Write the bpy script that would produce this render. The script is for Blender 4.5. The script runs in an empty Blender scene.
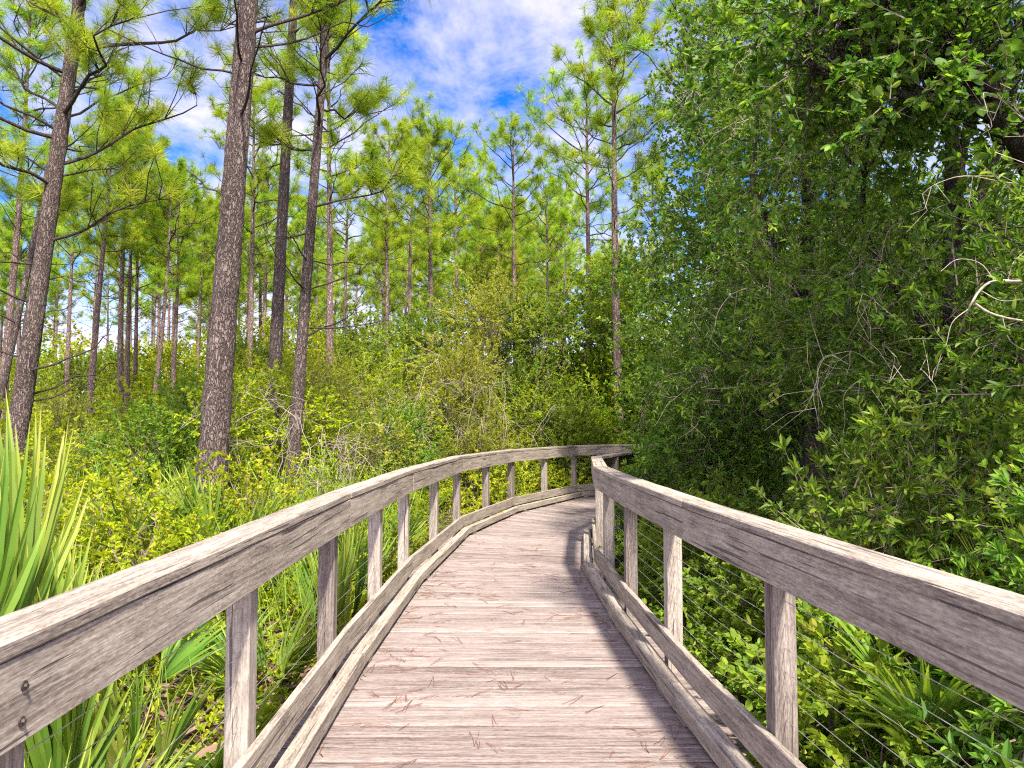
import bpy, math, random
import numpy as np
from math import radians as rad, sin, cos, pi
from mathutils import Vector, Matrix

# ------------------------------------------------------------------ camera, sky, sun, exposure
S = bpy.context.scene
COL = S.collection
FPX, EYE, HOR = 770.0, 1.57, 426.0
cam_d = bpy.data.cameras.new("camera"); cam = bpy.data.objects.new("camera", cam_d); COL.objects.link(cam)
cam_d.sensor_width = 36.0; cam_d.lens = 36.0 * FPX / 1024.0
cam_d.clip_start = 0.05; cam_d.clip_end = 3000.0
cam.location = (0, 0, EYE)
cam.rotation_euler = (pi / 2 + math.atan((HOR - 384.0) / FPX), 0, 0)
S.camera = cam

SUN_AZ = Vector((0.37, -0.929))          # horizontal direction towards the sun
SUN_EL = rad(56)
sun_dir = Vector((SUN_AZ.x * cos(SUN_EL), SUN_AZ.y * cos(SUN_EL), sin(SUN_EL))).normalized()
sd = bpy.data.lights.new("sun", 'SUN'); so = bpy.data.objects.new("sun", sd); COL.objects.link(so)
sd.energy = 3.4; sd.angle = rad(3.5); sd.color = (1.0, 0.94, 0.82)
so.rotation_euler = sun_dir.to_track_quat('Z', 'Y').to_euler(); so.location = (30, -15, 40)

world = bpy.data.worlds.new("World"); S.world = world; world.use_nodes = True
nt = world.node_tree; nt.nodes.clear()
def nd(t, typ, **kw):
    n = t.nodes.new(typ)
    for k, v in kw.items():
        if k.startswith('i_'):
            n.inputs[k[2:]].default_value = v
        else:
            setattr(n, k, v)
    return n
def ramp(t, stops, fac=None, interp='LINEAR'):
    n = t.nodes.new('ShaderNodeValToRGB'); cr = n.color_ramp; cr.interpolation = interp
    while len(cr.elements) < len(stops): cr.elements.new(0.5)
    for e, (p, c) in zip(cr.elements, stops):
        e.position = p
        e.color = (c[0], c[1], c[2], 1) if isinstance(c, (tuple, list)) else (c, c, c, 1)
    if fac is not None: t.links.new(fac, n.inputs['Fac'])
    return n
L = nt.links.new
sky = nd(nt, 'ShaderNodeTexSky', sky_type='NISHITA', sun_disc=False)
sky.sun_elevation = SUN_EL; sky.sun_rotation = math.atan2(SUN_AZ.x, SUN_AZ.y)
sky.air_density = 1.0; sky.dust_density = 0.3; sky.ozone_density = 3.0
tc = nd(nt, 'ShaderNodeTexCoord')
sep = nd(nt, 'ShaderNodeSeparateXYZ'); L(tc.outputs['Generated'], sep.inputs[0])
def mth(t, op, a, b=None, clamp=False):
    n = t.nodes.new('ShaderNodeMath'); n.operation = op; n.use_clamp = clamp
    for i, v in enumerate((a, b)):
        if v is None: continue
        if isinstance(v, (int, float)): n.inputs[i].default_value = v
        else: t.links.new(v, n.inputs[i])
    return n.outputs[0]
den = mth(nt, 'ADD', mth(nt, 'MAXIMUM', sep.outputs['Z'], 0.0), 0.28)
cx = mth(nt, 'DIVIDE', sep.outputs['X'], den); cy = mth(nt, 'DIVIDE', sep.outputs['Y'], den)
comb = nd(nt, 'ShaderNodeCombineXYZ'); L(cx, comb.inputs[0]); L(cy, comb.inputs[1])
mp = nd(nt, 'ShaderNodeMapping'); L(comb.outputs[0], mp.inputs[0])
mp.inputs['Location'].default_value = (2.35, 0.6, 0.0); mp.inputs['Scale'].default_value = (1.0, 0.8, 1.0)
n1 = nd(nt, 'ShaderNodeTexNoise', i_Scale=1.9, i_Detail=3.0, i_Roughness=0.5); L(mp.outputs[0], n1.inputs['Vector'])
n2 = nd(nt, 'ShaderNodeTexNoise', i_Scale=7.0, i_Detail=7.0, i_Roughness=0.66, i_Distortion=0.25); L(mp.outputs[0], n2.inputs['Vector'])
cl = mth(nt, 'ADD', mth(nt, 'MULTIPLY', n1.outputs['Fac'], 0.56), mth(nt, 'MULTIPLY', n2.outputs['Fac'], 0.44))
lowz = mth(nt, 'MULTIPLY', mth(nt, 'SUBTRACT', 0.42, sep.outputs['Z'], clamp=True), 0.16)   # more cloud towards the horizon
cl = mth(nt, 'ADD', cl, lowz)
# added fill light: unseen cloud behind the camera made thicker and brighter
fill_behind = mth(nt, 'SUBTRACT', mth(nt, 'MULTIPLY', sep.outputs['Y'], -1.0), -0.15, clamp=True)
cl = mth(nt, 'ADD', cl, mth(nt, 'MULTIPLY', fill_behind, 0.14))
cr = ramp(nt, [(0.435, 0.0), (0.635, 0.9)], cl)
hs = nd(nt, 'ShaderNodeHueSaturation', i_Hue=0.515, i_Saturation=1.45, i_Value=0.43); L(sky.outputs[0], hs.inputs['Color'])
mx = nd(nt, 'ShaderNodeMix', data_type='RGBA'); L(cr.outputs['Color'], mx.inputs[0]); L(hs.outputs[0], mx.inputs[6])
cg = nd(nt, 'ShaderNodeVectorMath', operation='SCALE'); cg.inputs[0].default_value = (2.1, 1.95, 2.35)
L(mth(nt, 'ADD', mth(nt, 'MULTIPLY', fill_behind, 2.4), 1.0), cg.inputs['Scale']); L(cg.outputs[0], mx.inputs[7])
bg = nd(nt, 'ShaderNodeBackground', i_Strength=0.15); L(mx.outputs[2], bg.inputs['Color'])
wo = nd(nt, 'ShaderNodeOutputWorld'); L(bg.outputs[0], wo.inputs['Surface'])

S.view_settings.view_transform = 'Standard'; S.view_settings.look = 'None'
S.view_settings.exposure = 2.03; S.view_settings.gamma = 1.0
S.render.engine = 'CYCLES'
cy_ = S.cycles
cy_.max_bounces = 6; cy_.diffuse_bounces = 3; cy_.glossy_bounces = 2; cy_.transmission_bounces = 4; cy_.transparent_max_bounces = 4
cy_.use_denoising = False; cy_.use_adaptive_sampling = False; cy_.filter_width = 1.15
cy_.caustics_reflective = False; cy_.caustics_refractive = False; cy_.sample_clamp_indirect = 2.0; cy_.sample_clamp_direct = 3.5

# ------------------------------------------------------------------ helpers
RNG = np.random.default_rng(7)
def nrm(a):
    a = np.asarray(a, float)
    return a / np.maximum(np.linalg.norm(a, axis=-1, keepdims=True), 1e-9)
def PX(px, Y): return (px - 512.0) / FPX * Y
def PZ(py, Y): return EYE + Y * (HOR - py) / FPX

class MB:
    """collects vertices, triangles and quads and links them as ONE mesh object"""
    def __init__(s): s.V = []; s.T = []; s.Q = []; s.R = []; s.W = []; s.n = 0
    def add(s, V, T=None, Q=None, R=0.5, W=None):
        V = np.asarray(V, float).reshape(-1, 3); k = len(V)
        if T is not None and len(T): s.T.append(np.asarray(T, np.int64).reshape(-1, 3) + s.n)
        if Q is not None and len(Q): s.Q.append(np.asarray(Q, np.int64).reshape(-1, 4) + s.n)
        s.V.append(V)
        s.R.append(np.full(k, R) if np.isscalar(R) else np.asarray(R, float))
        s.W.append(np.zeros((k, 3)) if W is None else np.asarray(W, float))
        s.n += k
    def mesh(s, name, mat, smooth=False, wood=False):
        me = bpy.data.meshes.new(name)
        V = np.concatenate(s.V) if s.V else np.zeros((0, 3))
        T = np.concatenate(s.T) if s.T else np.zeros((0, 3), np.int64)
        Q = np.concatenate(s.Q) if s.Q else np.zeros((0, 4), np.int64)
        me.vertices.add(len(V)); me.vertices.foreach_set('co', V.astype(np.float32).ravel())
        nl = T.size + Q.size
        me.loops.add(nl); me.loops.foreach_set('vertex_index', np.concatenate([T.ravel(), Q.ravel()]).astype(np.int32))
        me.polygons.add(len(T) + len(Q))
        ls = np.concatenate([np.arange(len(T)) * 3, T.size + np.arange(len(Q)) * 4]).astype(np.int32)
        me.polygons.foreach_set('loop_start', ls)
        me.polygons.foreach_set('use_smooth', np.full(len(ls), bool(smooth)))
        me.update(calc_edges=True)
        a = me.attributes.new('rnd', 'FLOAT', 'POINT'); a.data.foreach_set('value', np.concatenate(s.R).astype(np.float32))
        if wood:
            a = me.attributes.new('wc', 'FLOAT_VECTOR', 'POINT'); a.data.foreach_set('vector', np.concatenate(s.W).astype(np.float32).ravel())
        me.materials.append(mat)
        return me
    def build(s, name, mat, parent=None, smooth=False, wood=False):
        return link(name, s.mesh(name, mat, smooth, wood), parent)
def link(name, me, parent=None):
    o = bpy.data.objects.new(name, me); COL.objects.link(o)
    if parent is not None: o.parent = parent
    return o
def tag(o, label=None, cat=None, group=None, kind=None):
    if label: o['label'] = label
    if cat: o['category'] = cat
    if group: o['group'] = group
    if kind: o['kind'] = kind
    return o
def empty(name, loc=(0, 0, 0), rz=0.0, sc=1.0, tilt=(0, 0)):
    o = bpy.data.objects.new(name, None); COL.objects.link(o)
    o.location = loc; o.rotation_euler = (tilt[0], tilt[1], rz); o.scale = (sc, sc, sc); o.empty_display_size = 0.2
    return o
def copy_tree(o):
    c = o.copy(); COL.objects.link(c)
    for ch in list(o.children):
        k = ch.copy(); COL.objects.link(k); k.parent = c
        for g in list(ch.children):
            h = g.copy(); COL.objects.link(h); h.parent = k
    return c

def tube(mb, pts, rad_, sides=6, R=0.5, rough=0.0, rng=RNG, cap=True):
    P = np.asarray(pts, float); n = len(P); r = np.broadcast_to(np.asarray(rad_, float), (n,))
    t = nrm(np.gradient(P, axis=0))
    up = np.array([0., 0, 1]) if abs(t[0, 2]) < 0.9 else np.array([1., 0, 0])
    a = nrm(np.cross(t, up)); b = np.cross(t, a)
    ang = np.arange(sides) / sides * 2 * pi
    rr = r[:, None] * (1 + (rough * rng.normal(size=(n, sides)) if rough else 0))
    V = P[:, None] + rr[..., None] * (np.cos(ang)[None, :, None] * a[:, None] + np.sin(ang)[None, :, None] * b[:, None])
    i, j = np.meshgrid(np.arange(n - 1), np.arange(sides), indexing='ij'); j2 = (j + 1) % sides
    Q = np.stack([i * sides + j, i * sides + j2, (i + 1) * sides + j2, (i + 1) * sides + j], -1).reshape(-1, 4)
    mb.add(V.reshape(-1, 3), Q=Q, R=R)
    if cap and sides >= 6:
        c = np.vstack([V[-1], P[-1:]]); T = [[q, (q + 1) % sides, sides] for q in range(sides)]
        mb.add(c, T=T, R=R)

def frames(d, roll=None):
    """rotation matrices whose x axis is d and whose z axis leans up"""
    d = nrm(d); N = len(d)
    up = np.tile([0., 0, 1], (N, 1)); up[np.abs(d[:, 2]) > 0.97] = [1, 0, 0]
    y = nrm(np.cross(up, d)); z = np.cross(d, y)
    if roll is not None:
        c, s_ = np.cos(roll)[:, None], np.sin(roll)[:, None]
        y, z = y * c + z * s_, z * c - y * s_
    return np.stack([d, y, z], -1)

def scatter(mb, tmpl, pos, M, scale, rnd, own=0.55):
    """merge many transformed copies of one template into the mesh"""
    V, T, R = tmpl; k = len(V); N = len(pos)
    if N == 0: return
    W = np.einsum('nij,kj->nki', M, V) * np.broadcast_to(scale, (N,))[:, None, None] + np.asarray(pos)[:, None]
    TT = (T[None] + (np.arange(N) * k)[:, None, None]).reshape(-1, 3)
    RR = np.clip(R[None] * own + np.broadcast_to(rnd, (N,))[:, None] * (1 - own), 0, 1).ravel()
    mb.add(W.reshape(-1, 3), T=TT, R=RR)

def catmull(pts, n):
    P = np.asarray(pts, float); P = np.vstack([2 * P[0] - P[1], P, 2 * P[-1] - P[-2]])
    out = []
    for i in range(1, len(P) - 2):
        for t in np.linspace(0, 1, n, endpoint=False):
            a, b, c, d = P[i - 1:i + 3]
            out.append(0.5 * (2 * b + (c - a) * t + (2 * a - 5 * b + 4 * c - d) * t * t + (-a + 3 * b - 3 * c + d) * t ** 3))
    out.append(P[-2]); return np.array(out)

# ------------------------------------------------------------------ materials
def new_mat(name):
    m = bpy.data.materials.new(name); m.use_nodes = True; m.node_tree.nodes.clear(); return m, m.node_tree

def leaf_mat(name, stops, trans=0.35, tgain=(1.7, 1.8, 0.8), rough=0.5, spec=0.14, objvar=0.03):
    m, t = new_mat(name)
    at = nd(t, 'ShaderNodeAttribute', attribute_name='rnd')
    rp = ramp(t, stops, at.outputs['Fac'])
    oi = nd(t, 'ShaderNodeObjectInfo')
    hv = nd(t, 'ShaderNodeHueSaturation', i_Saturation=1.0)
    hue = mth(t, 'ADD', mth(t, 'MULTIPLY', mth(t, 'SUBTRACT', oi.outputs['Random'], 0.5), objvar), 0.5)
    val = mth(t, 'ADD', mth(t, 'MULTIPLY', mth(t, 'SUBTRACT', oi.outputs['Random'], 0.5), objvar * 5), 1.0)
    t.links.new(hue, hv.inputs['Hue']); t.links.new(val, hv.inputs['Value']); t.links.new(rp.outputs[0], hv.inputs['Color'])
    p = nd(t, 'ShaderNodeBsdfPrincipled', i_Roughness=rough); p.inputs['Specular IOR Level'].default_value = spec
    t.links.new(hv.outputs[0], p.inputs['Base Color'])
    tr = nd(t, 'ShaderNodeBsdfTranslucent')
    g = nd(t, 'ShaderNodeMix', data_type='RGBA', blend_type='MULTIPLY'); g.inputs[0].default_value = 1.0
    t.links.new(hv.outputs[0], g.inputs[6]); g.inputs[7].default_value = (*tgain, 1)
    t.links.new(g.outputs[2], tr.inputs['Color'])
    mxs = nd(t, 'ShaderNodeMixShader'); mxs.inputs[0].default_value = trans
    t.links.new(p.outputs[0], mxs.inputs[1]); t.links.new(tr.outputs[0], mxs.inputs[2])
    o = nd(t, 'ShaderNodeOutputMaterial'); t.links.new(mxs.outputs[0], o.inputs['Surface'])
    return m

def wood_mat(name, lo, mid, hi, dark, grain=1.0, bump=0.5, patch=None, contrast=1.2):
    m, t = new_mat(name); K = t.links.new
    w = nd(t, 'ShaderNodeAttribute', attribute_name='wc'); r = nd(t, 'ShaderNodeAttribute', attribute_name='rnd')
    def noise(sc, scale, det, rough=0.55, dist=0.0):
        mpn = nd(t, 'ShaderNodeMapping'); mpn.inputs['Scale'].default_value = sc; K(w.outputs['Vector'], mpn.inputs[0])
        n = nd(t, 'ShaderNodeTexNoise', i_Scale=scale, i_Detail=det, i_Roughness=rough, i_Distortion=dist); K(mpn.outputs[0], n.inputs['Vector'])
        return n.outputs['Fac']
    fine = noise((0.05, 1, 1), 95.0 * grain, 5.0, 0.6, 0.3)
    streak = noise((0.06, 1, 1), 26.0 * grain, 4.0, 0.6, 0.6)
    stain = noise((0.45, 1, 1), 5.0, 4.0, 0.6, 0.4)
    blot = noise((0.6, 1, 1), 17.0, 3.0, 0.6, 0.0)
    f = mth(t, 'ADD', mth(t, 'MULTIPLY', fine, 0.42), mth(t, 'MULTIPLY', streak, 0.34))
    f = mth(t, 'ADD', f, mth(t, 'MULTIPLY', stain, 0.24))
    f = mth(t, 'ADD', f, mth(t, 'MULTIPLY', mth(t, 'SUBTRACT', r.outputs['Fac'], 0.5), 0.20))
    speck = noise((0.22, 1, 1), 150.0, 3.0, 0.7, 0.0)
    f = mth(t, 'ADD', f, mth(t, 'MULTIPLY', mth(t, 'SUBTRACT', speck, 0.5), 0.42))
    f = mth(t, 'ADD', mth(t, 'MULTIPLY', mth(t, 'SUBTRACT', f, 0.5), contrast), 0.5)
    base = ramp(t, [(0.30, dark), (0.42, lo), (0.53, mid), (0.66, hi)], f)
    # dark mildew and pale lichen blotches
    st = ramp(t, [(0.54, 0.0), (0.70, 0.65)], mth(t, 'ADD', mth(t, 'MULTIPLY', stain, 0.6), mth(t, 'MULTIPLY', blot, 0.4)))
    m1 = nd(t, 'ShaderNodeMix', data_type='RGBA'); K(st.outputs[0], m1.inputs[0]); K(base.outputs[0], m1.inputs[6])
    m1.inputs[7].default_value = (*(patch or (0.15, 0.125, 0.12)), 1)
    # checks: thin dark cracks along the grain
    ck = noise((0.022, 1, 1), 60.0 * grain, 2.0, 0.5, 0.2)
    ckr = ramp(t, [(0.325, 1.0), (0.36, 0.0)], ck)
    m2 = nd(t, 'ShaderNodeMix', data_type='RGBA'); K(mth(t, 'MULTIPLY', ckr.outputs[0], 0.8), m2.inputs[0]); K(m1.outputs[2], m2.inputs[6])
    m2.inputs[7].default_value = (0.05, 0.04, 0.038, 1)
    p = nd(t, 'ShaderNodeBsdfPrincipled', i_Roughness=0.85); p.inputs['Specular IOR Level'].default_value = 0.2
    K(m2.outputs[2], p.inputs['Base Color'])
    h = mth(t, 'SUBTRACT', mth(t, 'ADD', mth(t, 'MULTIPLY', fine, 0.6), mth(t, 'MULTIPLY', streak, 0.5)), mth(t, 'MULTIPLY', ckr.outputs[0], 0.7))
    b = nd(t, 'ShaderNodeBump', i_Strength=bump, i_Distance=0.006); K(h, b.inputs['Height']); K(b.outputs[0], p.inputs['Normal'])
    o = nd(t, 'ShaderNodeOutputMaterial'); K(p.outputs[0], o.inputs['Surface'])
    return m

def bark_mat(name, c_dark, c_mid, c_hi, scale=1.0, plates=True):
    m, t = new_mat(name); K = t.links.new
    tcn = nd(t, 'ShaderNodeTexCoord'); mpn = nd(t, 'ShaderNodeMapping'); mpn.inputs['Scale'].default_value = (1, 1, 0.28)
    K(tcn.outputs['Object'], mpn.inputs[0])
    nz = nd(t, 'ShaderNodeTexNoise', i_Scale=9.0 * scale, i_Detail=4.0, i_Roughness=0.6); K(mpn.outputs[0], nz.inputs['Vector'])
    md = nd(t, 'ShaderNodeMix', data_type='RGBA', blend_type='ADD'); md.inputs[0].default_value = 0.22
    K(mpn.outputs[0], md.inputs[6]); K(nz.outputs['Color'], md.inputs[7])
    vo = nd(t, 'ShaderNodeTexVoronoi', feature='DISTANCE_TO_EDGE', i_Scale=34.0 * scale); K(md.outputs[2], vo.inputs['Vector'])
    vc = nd(t, 'ShaderNodeTexVoronoi', feature='F1', i_Scale=34.0 * scale); K(md.outputs[2], vc.inputs['Vector'])
    fn = nd(t, 'ShaderNodeTexNoise', i_Scale=60.0 * scale, i_Detail=4.0, i_Roughness=0.65); K(mpn.outputs[0], fn.inputs['Vector'])
    edge = ramp(t, [(0.0, 0.0), (0.22, 1.0)], vo.outputs['Distance'])
    sepc = nd(t, 'ShaderNodeSeparateColor'); K(vc.outputs['Color'], sepc.inputs[0])
    tone = mth(t, 'ADD', mth(t, 'MULTIPLY', sepc.outputs[0], 0.26), mth(t, 'MULTIPLY', fn.outputs['Fac'], 0.74))
    tone = mth(t, 'MULTIPLY', tone, mth(t, 'ADD', mth(t, 'MULTIPLY', edge.outputs[0], 0.65), 0.35))
    lf = nd(t, 'ShaderNodeTexNoise', i_Scale=1.6, i_Detail=3.0); K(tcn.outputs['Object'], lf.inputs['Vector'])
    tone = mth(t, 'ADD', tone, mth(t, 'MULTIPLY', mth(t, 'SUBTRACT', lf.outputs['Fac'], 0.5), 0.2))
    rp = ramp(t, [(0.10, c_dark), (0.36, c_mid), (0.66, c_hi)], tone)
    p = nd(t, 'ShaderNodeBsdfPrincipled', i_Roughness=0.9); p.inputs['Specular IOR Level'].default_value = 0.15
    K(rp.outputs[0], p.inputs['Base Color'])
    h = mth(t, 'ADD', edge.outputs[0], mth(t, 'MULTIPLY', fn.outputs['Fac'], 0.5))
    b = nd(t, 'ShaderNodeBump', i_Strength=0.9, i_Distance=0.02); K(h, b.inputs['Height']); K(b.outputs[0], p.inputs['Normal'])
    o = nd(t, 'ShaderNodeOutputMaterial'); K(p.outputs[0], o.inputs['Surface'])
    return m

def plain_mat(name, col, rough=0.8, metal=0.0, var=0.0):
    m, t = new_mat(name); K = t.links.new
    p = nd(t, 'ShaderNodeBsdfPrincipled', i_Roughness=rough, i_Metallic=metal)
    tcn = nd(t, 'ShaderNodeTexCoord'); nz = nd(t, 'ShaderNodeTexNoise', i_Scale=40.0, i_Detail=4.0); K(tcn.outputs['Object'], nz.inputs['Vector'])
    lo = tuple(c * 0.55 for c in col); hi = tuple(min(1, c * 1.4) for c in col)
    rp = ramp(t, [(0.3, lo), (0.7, hi)], nz.outputs['Fac']); K(rp.outputs[0], p.inputs['Base Color'])
    o = nd(t, 'ShaderNodeOutputMaterial'); K(p.outputs[0], o.inputs['Surface'])
    return m

M_DECK = wood_mat('deck wood', (0.150, 0.116, 0.104), (0.218, 0.175, 0.158), (0.28, 0.236, 0.216), (0.06, 0.038, 0.033), grain=1.25, bump=0.6, patch=(0.12, 0.085, 0.078), contrast=1.05)
M_RAIL = wood_mat('weathered rail wood', (0.185, 0.151, 0.124), (0.285, 0.240, 0.197), (0.41, 0.355, 0.293), (0.085, 0.07, 0.065), grain=0.9, bump=0.6)
M_POST = wood_mat('post wood', (0.165, 0.135, 0.115), (0.25, 0.21, 0.18), (0.37, 0.32, 0.27), (0.09, 0.07, 0.065), grain=1.0, bump=0.7)
M_CABLE = plain_mat('steel cable', (0.55, 0.55, 0.53), 0.35, 0.85)
M_BOLT = plain_mat('rusty bolt', (0.07, 0.055, 0.05), 0.6, 0.5)
M_BARK = bark_mat('pine bark', (0.03, 0.021, 0.018), (0.118, 0.088, 0.077), (0.205, 0.160, 0.142))
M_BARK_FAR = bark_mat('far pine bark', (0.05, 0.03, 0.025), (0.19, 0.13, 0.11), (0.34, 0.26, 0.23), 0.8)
M_BRANCH = bark_mat('pine branch bark', (0.03, 0.022, 0.02), (0.10, 0.075, 0.065), (0.20, 0.16, 0.14), 2.0)
M_OAK = bark_mat('oak bark', (0.02, 0.016, 0.015), (0.075, 0.06, 0.052), (0.17, 0.15, 0.135), 1.6)
M_TWIG = plain_mat('twig bark', (0.13, 0.095, 0.075), 0.85)
M_PALE = plain_mat('bare grey stem', (0.27, 0.22, 0.18), 0.85)
M_NEEDLE = leaf_mat('pine needles', [(0.0, (0.07, 0.135, 0.014)), (0.35, (0.18, 0.28, 0.018)), (0.7, (0.31, 0.40, 0.026)), (1.0, (0.50, 0.46, 0.06))], trans=0.48, tgain=(1.5, 1.6, 0.7), rough=0.5, objvar=0.03)
M_SHRUB = leaf_mat('shrub leaves', [(0.0, (0.09, 0.145, 0.010)), (0.4, (0.235, 0.30, 0.014)), (0.75, (0.39, 0.41, 0.022)), (0.95, (0.54, 0.46, 0.045)), (1.0, (0.30, 0.14, 0.06))], trans=0.45, objvar=0.03)
M_OLIVE = leaf_mat('olive shrub leaves', [(0.0, (0.09, 0.12, 0.014)), (0.4, (0.23, 0.26, 0.024)), (0.8, (0.38, 0.37, 0.05)), (1.0, (0.36, 0.24, 0.10))], trans=0.4)
M_SHRUBG = leaf_mat('green shrub leaves', [(0.0, (0.055, 0.115, 0.014)), (0.5, (0.15, 0.235, 0.022)), (1.0, (0.30, 0.35, 0.035))], trans=0.42, objvar=0.03)
M_DARK = leaf_mat('evergreen leaves', [(0.0, (0.030, 0.076, 0.012)), (0.45, (0.082, 0.160, 0.018)), (0.75, (0.175, 0.26, 0.028)), (0.95, (0.32, 0.36, 0.05)), (1.0, (0.30, 0.16, 0.07))], trans=0.38, tgain=(1.6, 1.7, 0.6), rough=0.5, spec=0.2, objvar=0.04)
M_LIGHT = leaf_mat('pale new leaves', [(0.0, (0.10, 0.20, 0.022)), (0.6, (0.21, 0.31, 0.03)), (1.0, (0.42, 0.40, 0.06))], trans=0.45, objvar=0.03)
M_VINE = leaf_mat('heart leaves', [(0.0, (0.05, 0.12, 0.02)), (0.6, (0.11, 0.20, 0.03)), (1.0, (0.24, 0.26, 0.04))], trans=0.45, objvar=0.0)
M_PALM = leaf_mat('palmetto blades', [(0.0, (0.06, 0.14, 0.018)), (0.5, (0.155, 0.235, 0.03)), (0.85, (0.27, 0.33, 0.05)), (1.0, (0.40, 0.36, 0.11))], trans=0.33, rough=0.45, spec=0.2, objvar=0.03)
M_DEAD = leaf_mat('dead palm blades', [(0.0, (0.10, 0.055, 0.035)), (0.5, (0.20, 0.12, 0.085)), (1.0, (0.36, 0.26, 0.19))], trans=0.1, tgain=(1, 1, 1), objvar=0.0)
M_FALLEN = plain_mat('fallen needles', (0.14, 0.052, 0.026), 0.75)

# ------------------------------------------------------------------ ground
def ground_h(x, y):
    x = np.asarray(x, float); y = np.asarray(y, float)
    h = -0.42 + 0.05 * np.sin(x * 0.7 + 1) * np.cos(y * 0.5) + 0.03 * np.sin(x * 2.3) * np.sin(y * 1.9)
    return h
def make_ground():
    ax = np.concatenate([-np.geomspace(900, 24, 16), np.linspace(-22, 22, 90), np.geomspace(24, 900, 16)])
    ay = np.concatenate([-np.geomspace(600, 14, 12), np.linspace(-12, 60, 130), np.geomspace(64, 1500, 16)])
    X, Y = np.meshgrid(ax, ay); Z = ground_h(X, Y)
    V = np.stack([X, Y, Z], -1).reshape(-1, 3); nx, ny = len(ax), len(ay)
    i, j = np.meshgrid(np.arange(ny - 1), np.arange(nx - 1), indexing='ij')
    Q = np.stack([i * nx + j, i * nx + j + 1, (i + 1) * nx + j + 1, (i + 1) * nx + j], -1).reshape(-1, 4)
    mb = MB(); mb.add(V, Q=Q)
    m, t = new_mat('forest floor'); K = t.links.new
    tcn = nd(t, 'ShaderNodeTexCoord')
    a = nd(t, 'ShaderNodeTexNoise', i_Scale=1.3, i_Detail=6.0, i_Roughness=0.65); K(tcn.outputs['Object'], a.inputs['Vector'])
    b = nd(t, 'ShaderNodeTexVoronoi', feature='F1', i_Scale=26.0); K(tcn.outputs['Object'], b.inputs['Vector'])
    sc = nd(t, 'ShaderNodeSeparateColor'); K(b.outputs['Color'], sc.inputs[0])
    f = mth(t, 'ADD', mth(t, 'MULTIPLY', a.outputs['Fac'], 0.55), mth(t, 'MULTIPLY', sc.outputs[0], 0.45))
    rp = ramp(t, [(0.2, (0.03, 0.02, 0.013)), (0.45, (0.085, 0.052, 0.03)), (0.62, (0.06, 0.07, 0.02)), (0.8, (0.16, 0.10, 0.06))], f)
    p = nd(t, 'ShaderNodeBsdfPrincipled', i_Roughness=0.95); K(rp.outputs[0], p.inputs['Base Color'])
    bp = nd(t, 'ShaderNodeBump', i_Strength=0.8, i_Distance=0.03); K(f, bp.inputs['Height']); K(bp.outputs[0], p.inputs['Normal'])
    o = nd(t, 'ShaderNodeOutputMaterial'); K(p.outputs[0], o.inputs['Surface'])
    tag(mb.build('ground', m, smooth=True), kind='structure')
make_ground()

# ------------------------------------------------------------------ boardwalk
def board(mb, p0, p1, l0, l1, z0, z1, out=1.0, miter0=0.0, miter1=0.0, ch=0.005, seg=None, jit=0.0012, R=None, rng=RNG):
    """a chamfered board from p0 to p1 (plan), lateral offsets l0..l1 towards the outside, heights z0..z1; mitred ends"""
    p0 = np.array(p0[:2], float); p1 = np.array(p1[:2], float); d = p1 - p0; Ln = np.linalg.norm(d); d /= Ln
    nl = np.array([-d[1], d[0]]) * out
    seg = seg or max(2, int(Ln / 0.35))
    prof = [(l0 + ch, z0), (l1 - ch, z0), (l1, z0 + ch), (l1, z1 - ch), (l1 - ch, z1), (l0 + ch, z1), (l0, z1 - ch), (l0, z0 + ch)]
    prof = np.array(prof); k = len(prof)
    s = np.linspace(0, Ln, seg + 1); V = []; W = []
    off = rng.uniform(-50, 50, 3)
    wob = rng.normal(size=(seg + 1, 2)) * jit
    for i, si in enumerate(s):
        f = si / Ln
        sh = prof[:, 0] * ((1 - f) * miter0 + f * miter1)
        ss = si + sh
        l = prof[:, 0] + wob[i, 0]; z = prof[:, 1] + wob[i, 1]
        xy = p0[None] + ss[:, None] * d[None] + l[:, None] * nl[None]
        V.append(np.column_stack([xy, z])); W.append(np.column_stack([ss, l, z]) + off)
    V = np.concatenate(V); W = np.concatenate(W)
    i, j = np.meshgrid(np.arange(seg), np.arange(k), indexing='ij'); j2 = (j + 1) % k
    Q = np.stack([i * k + j, i * k + j2, (i + 1) * k + j2, (i + 1) * k + j], -1).reshape(-1, 4)
    e = seg * k
    caps = [[0, 7, 2, 1], [7, 6, 3, 2], [6, 5, 4, 3]]
    Q = np.vstack([Q, caps, [[e + a for a in c[::-1]] for c in caps]])
    mb.add(V, Q=Q, R=rng.uniform(0.38, 0.62) if R is None else R, W=W)
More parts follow.
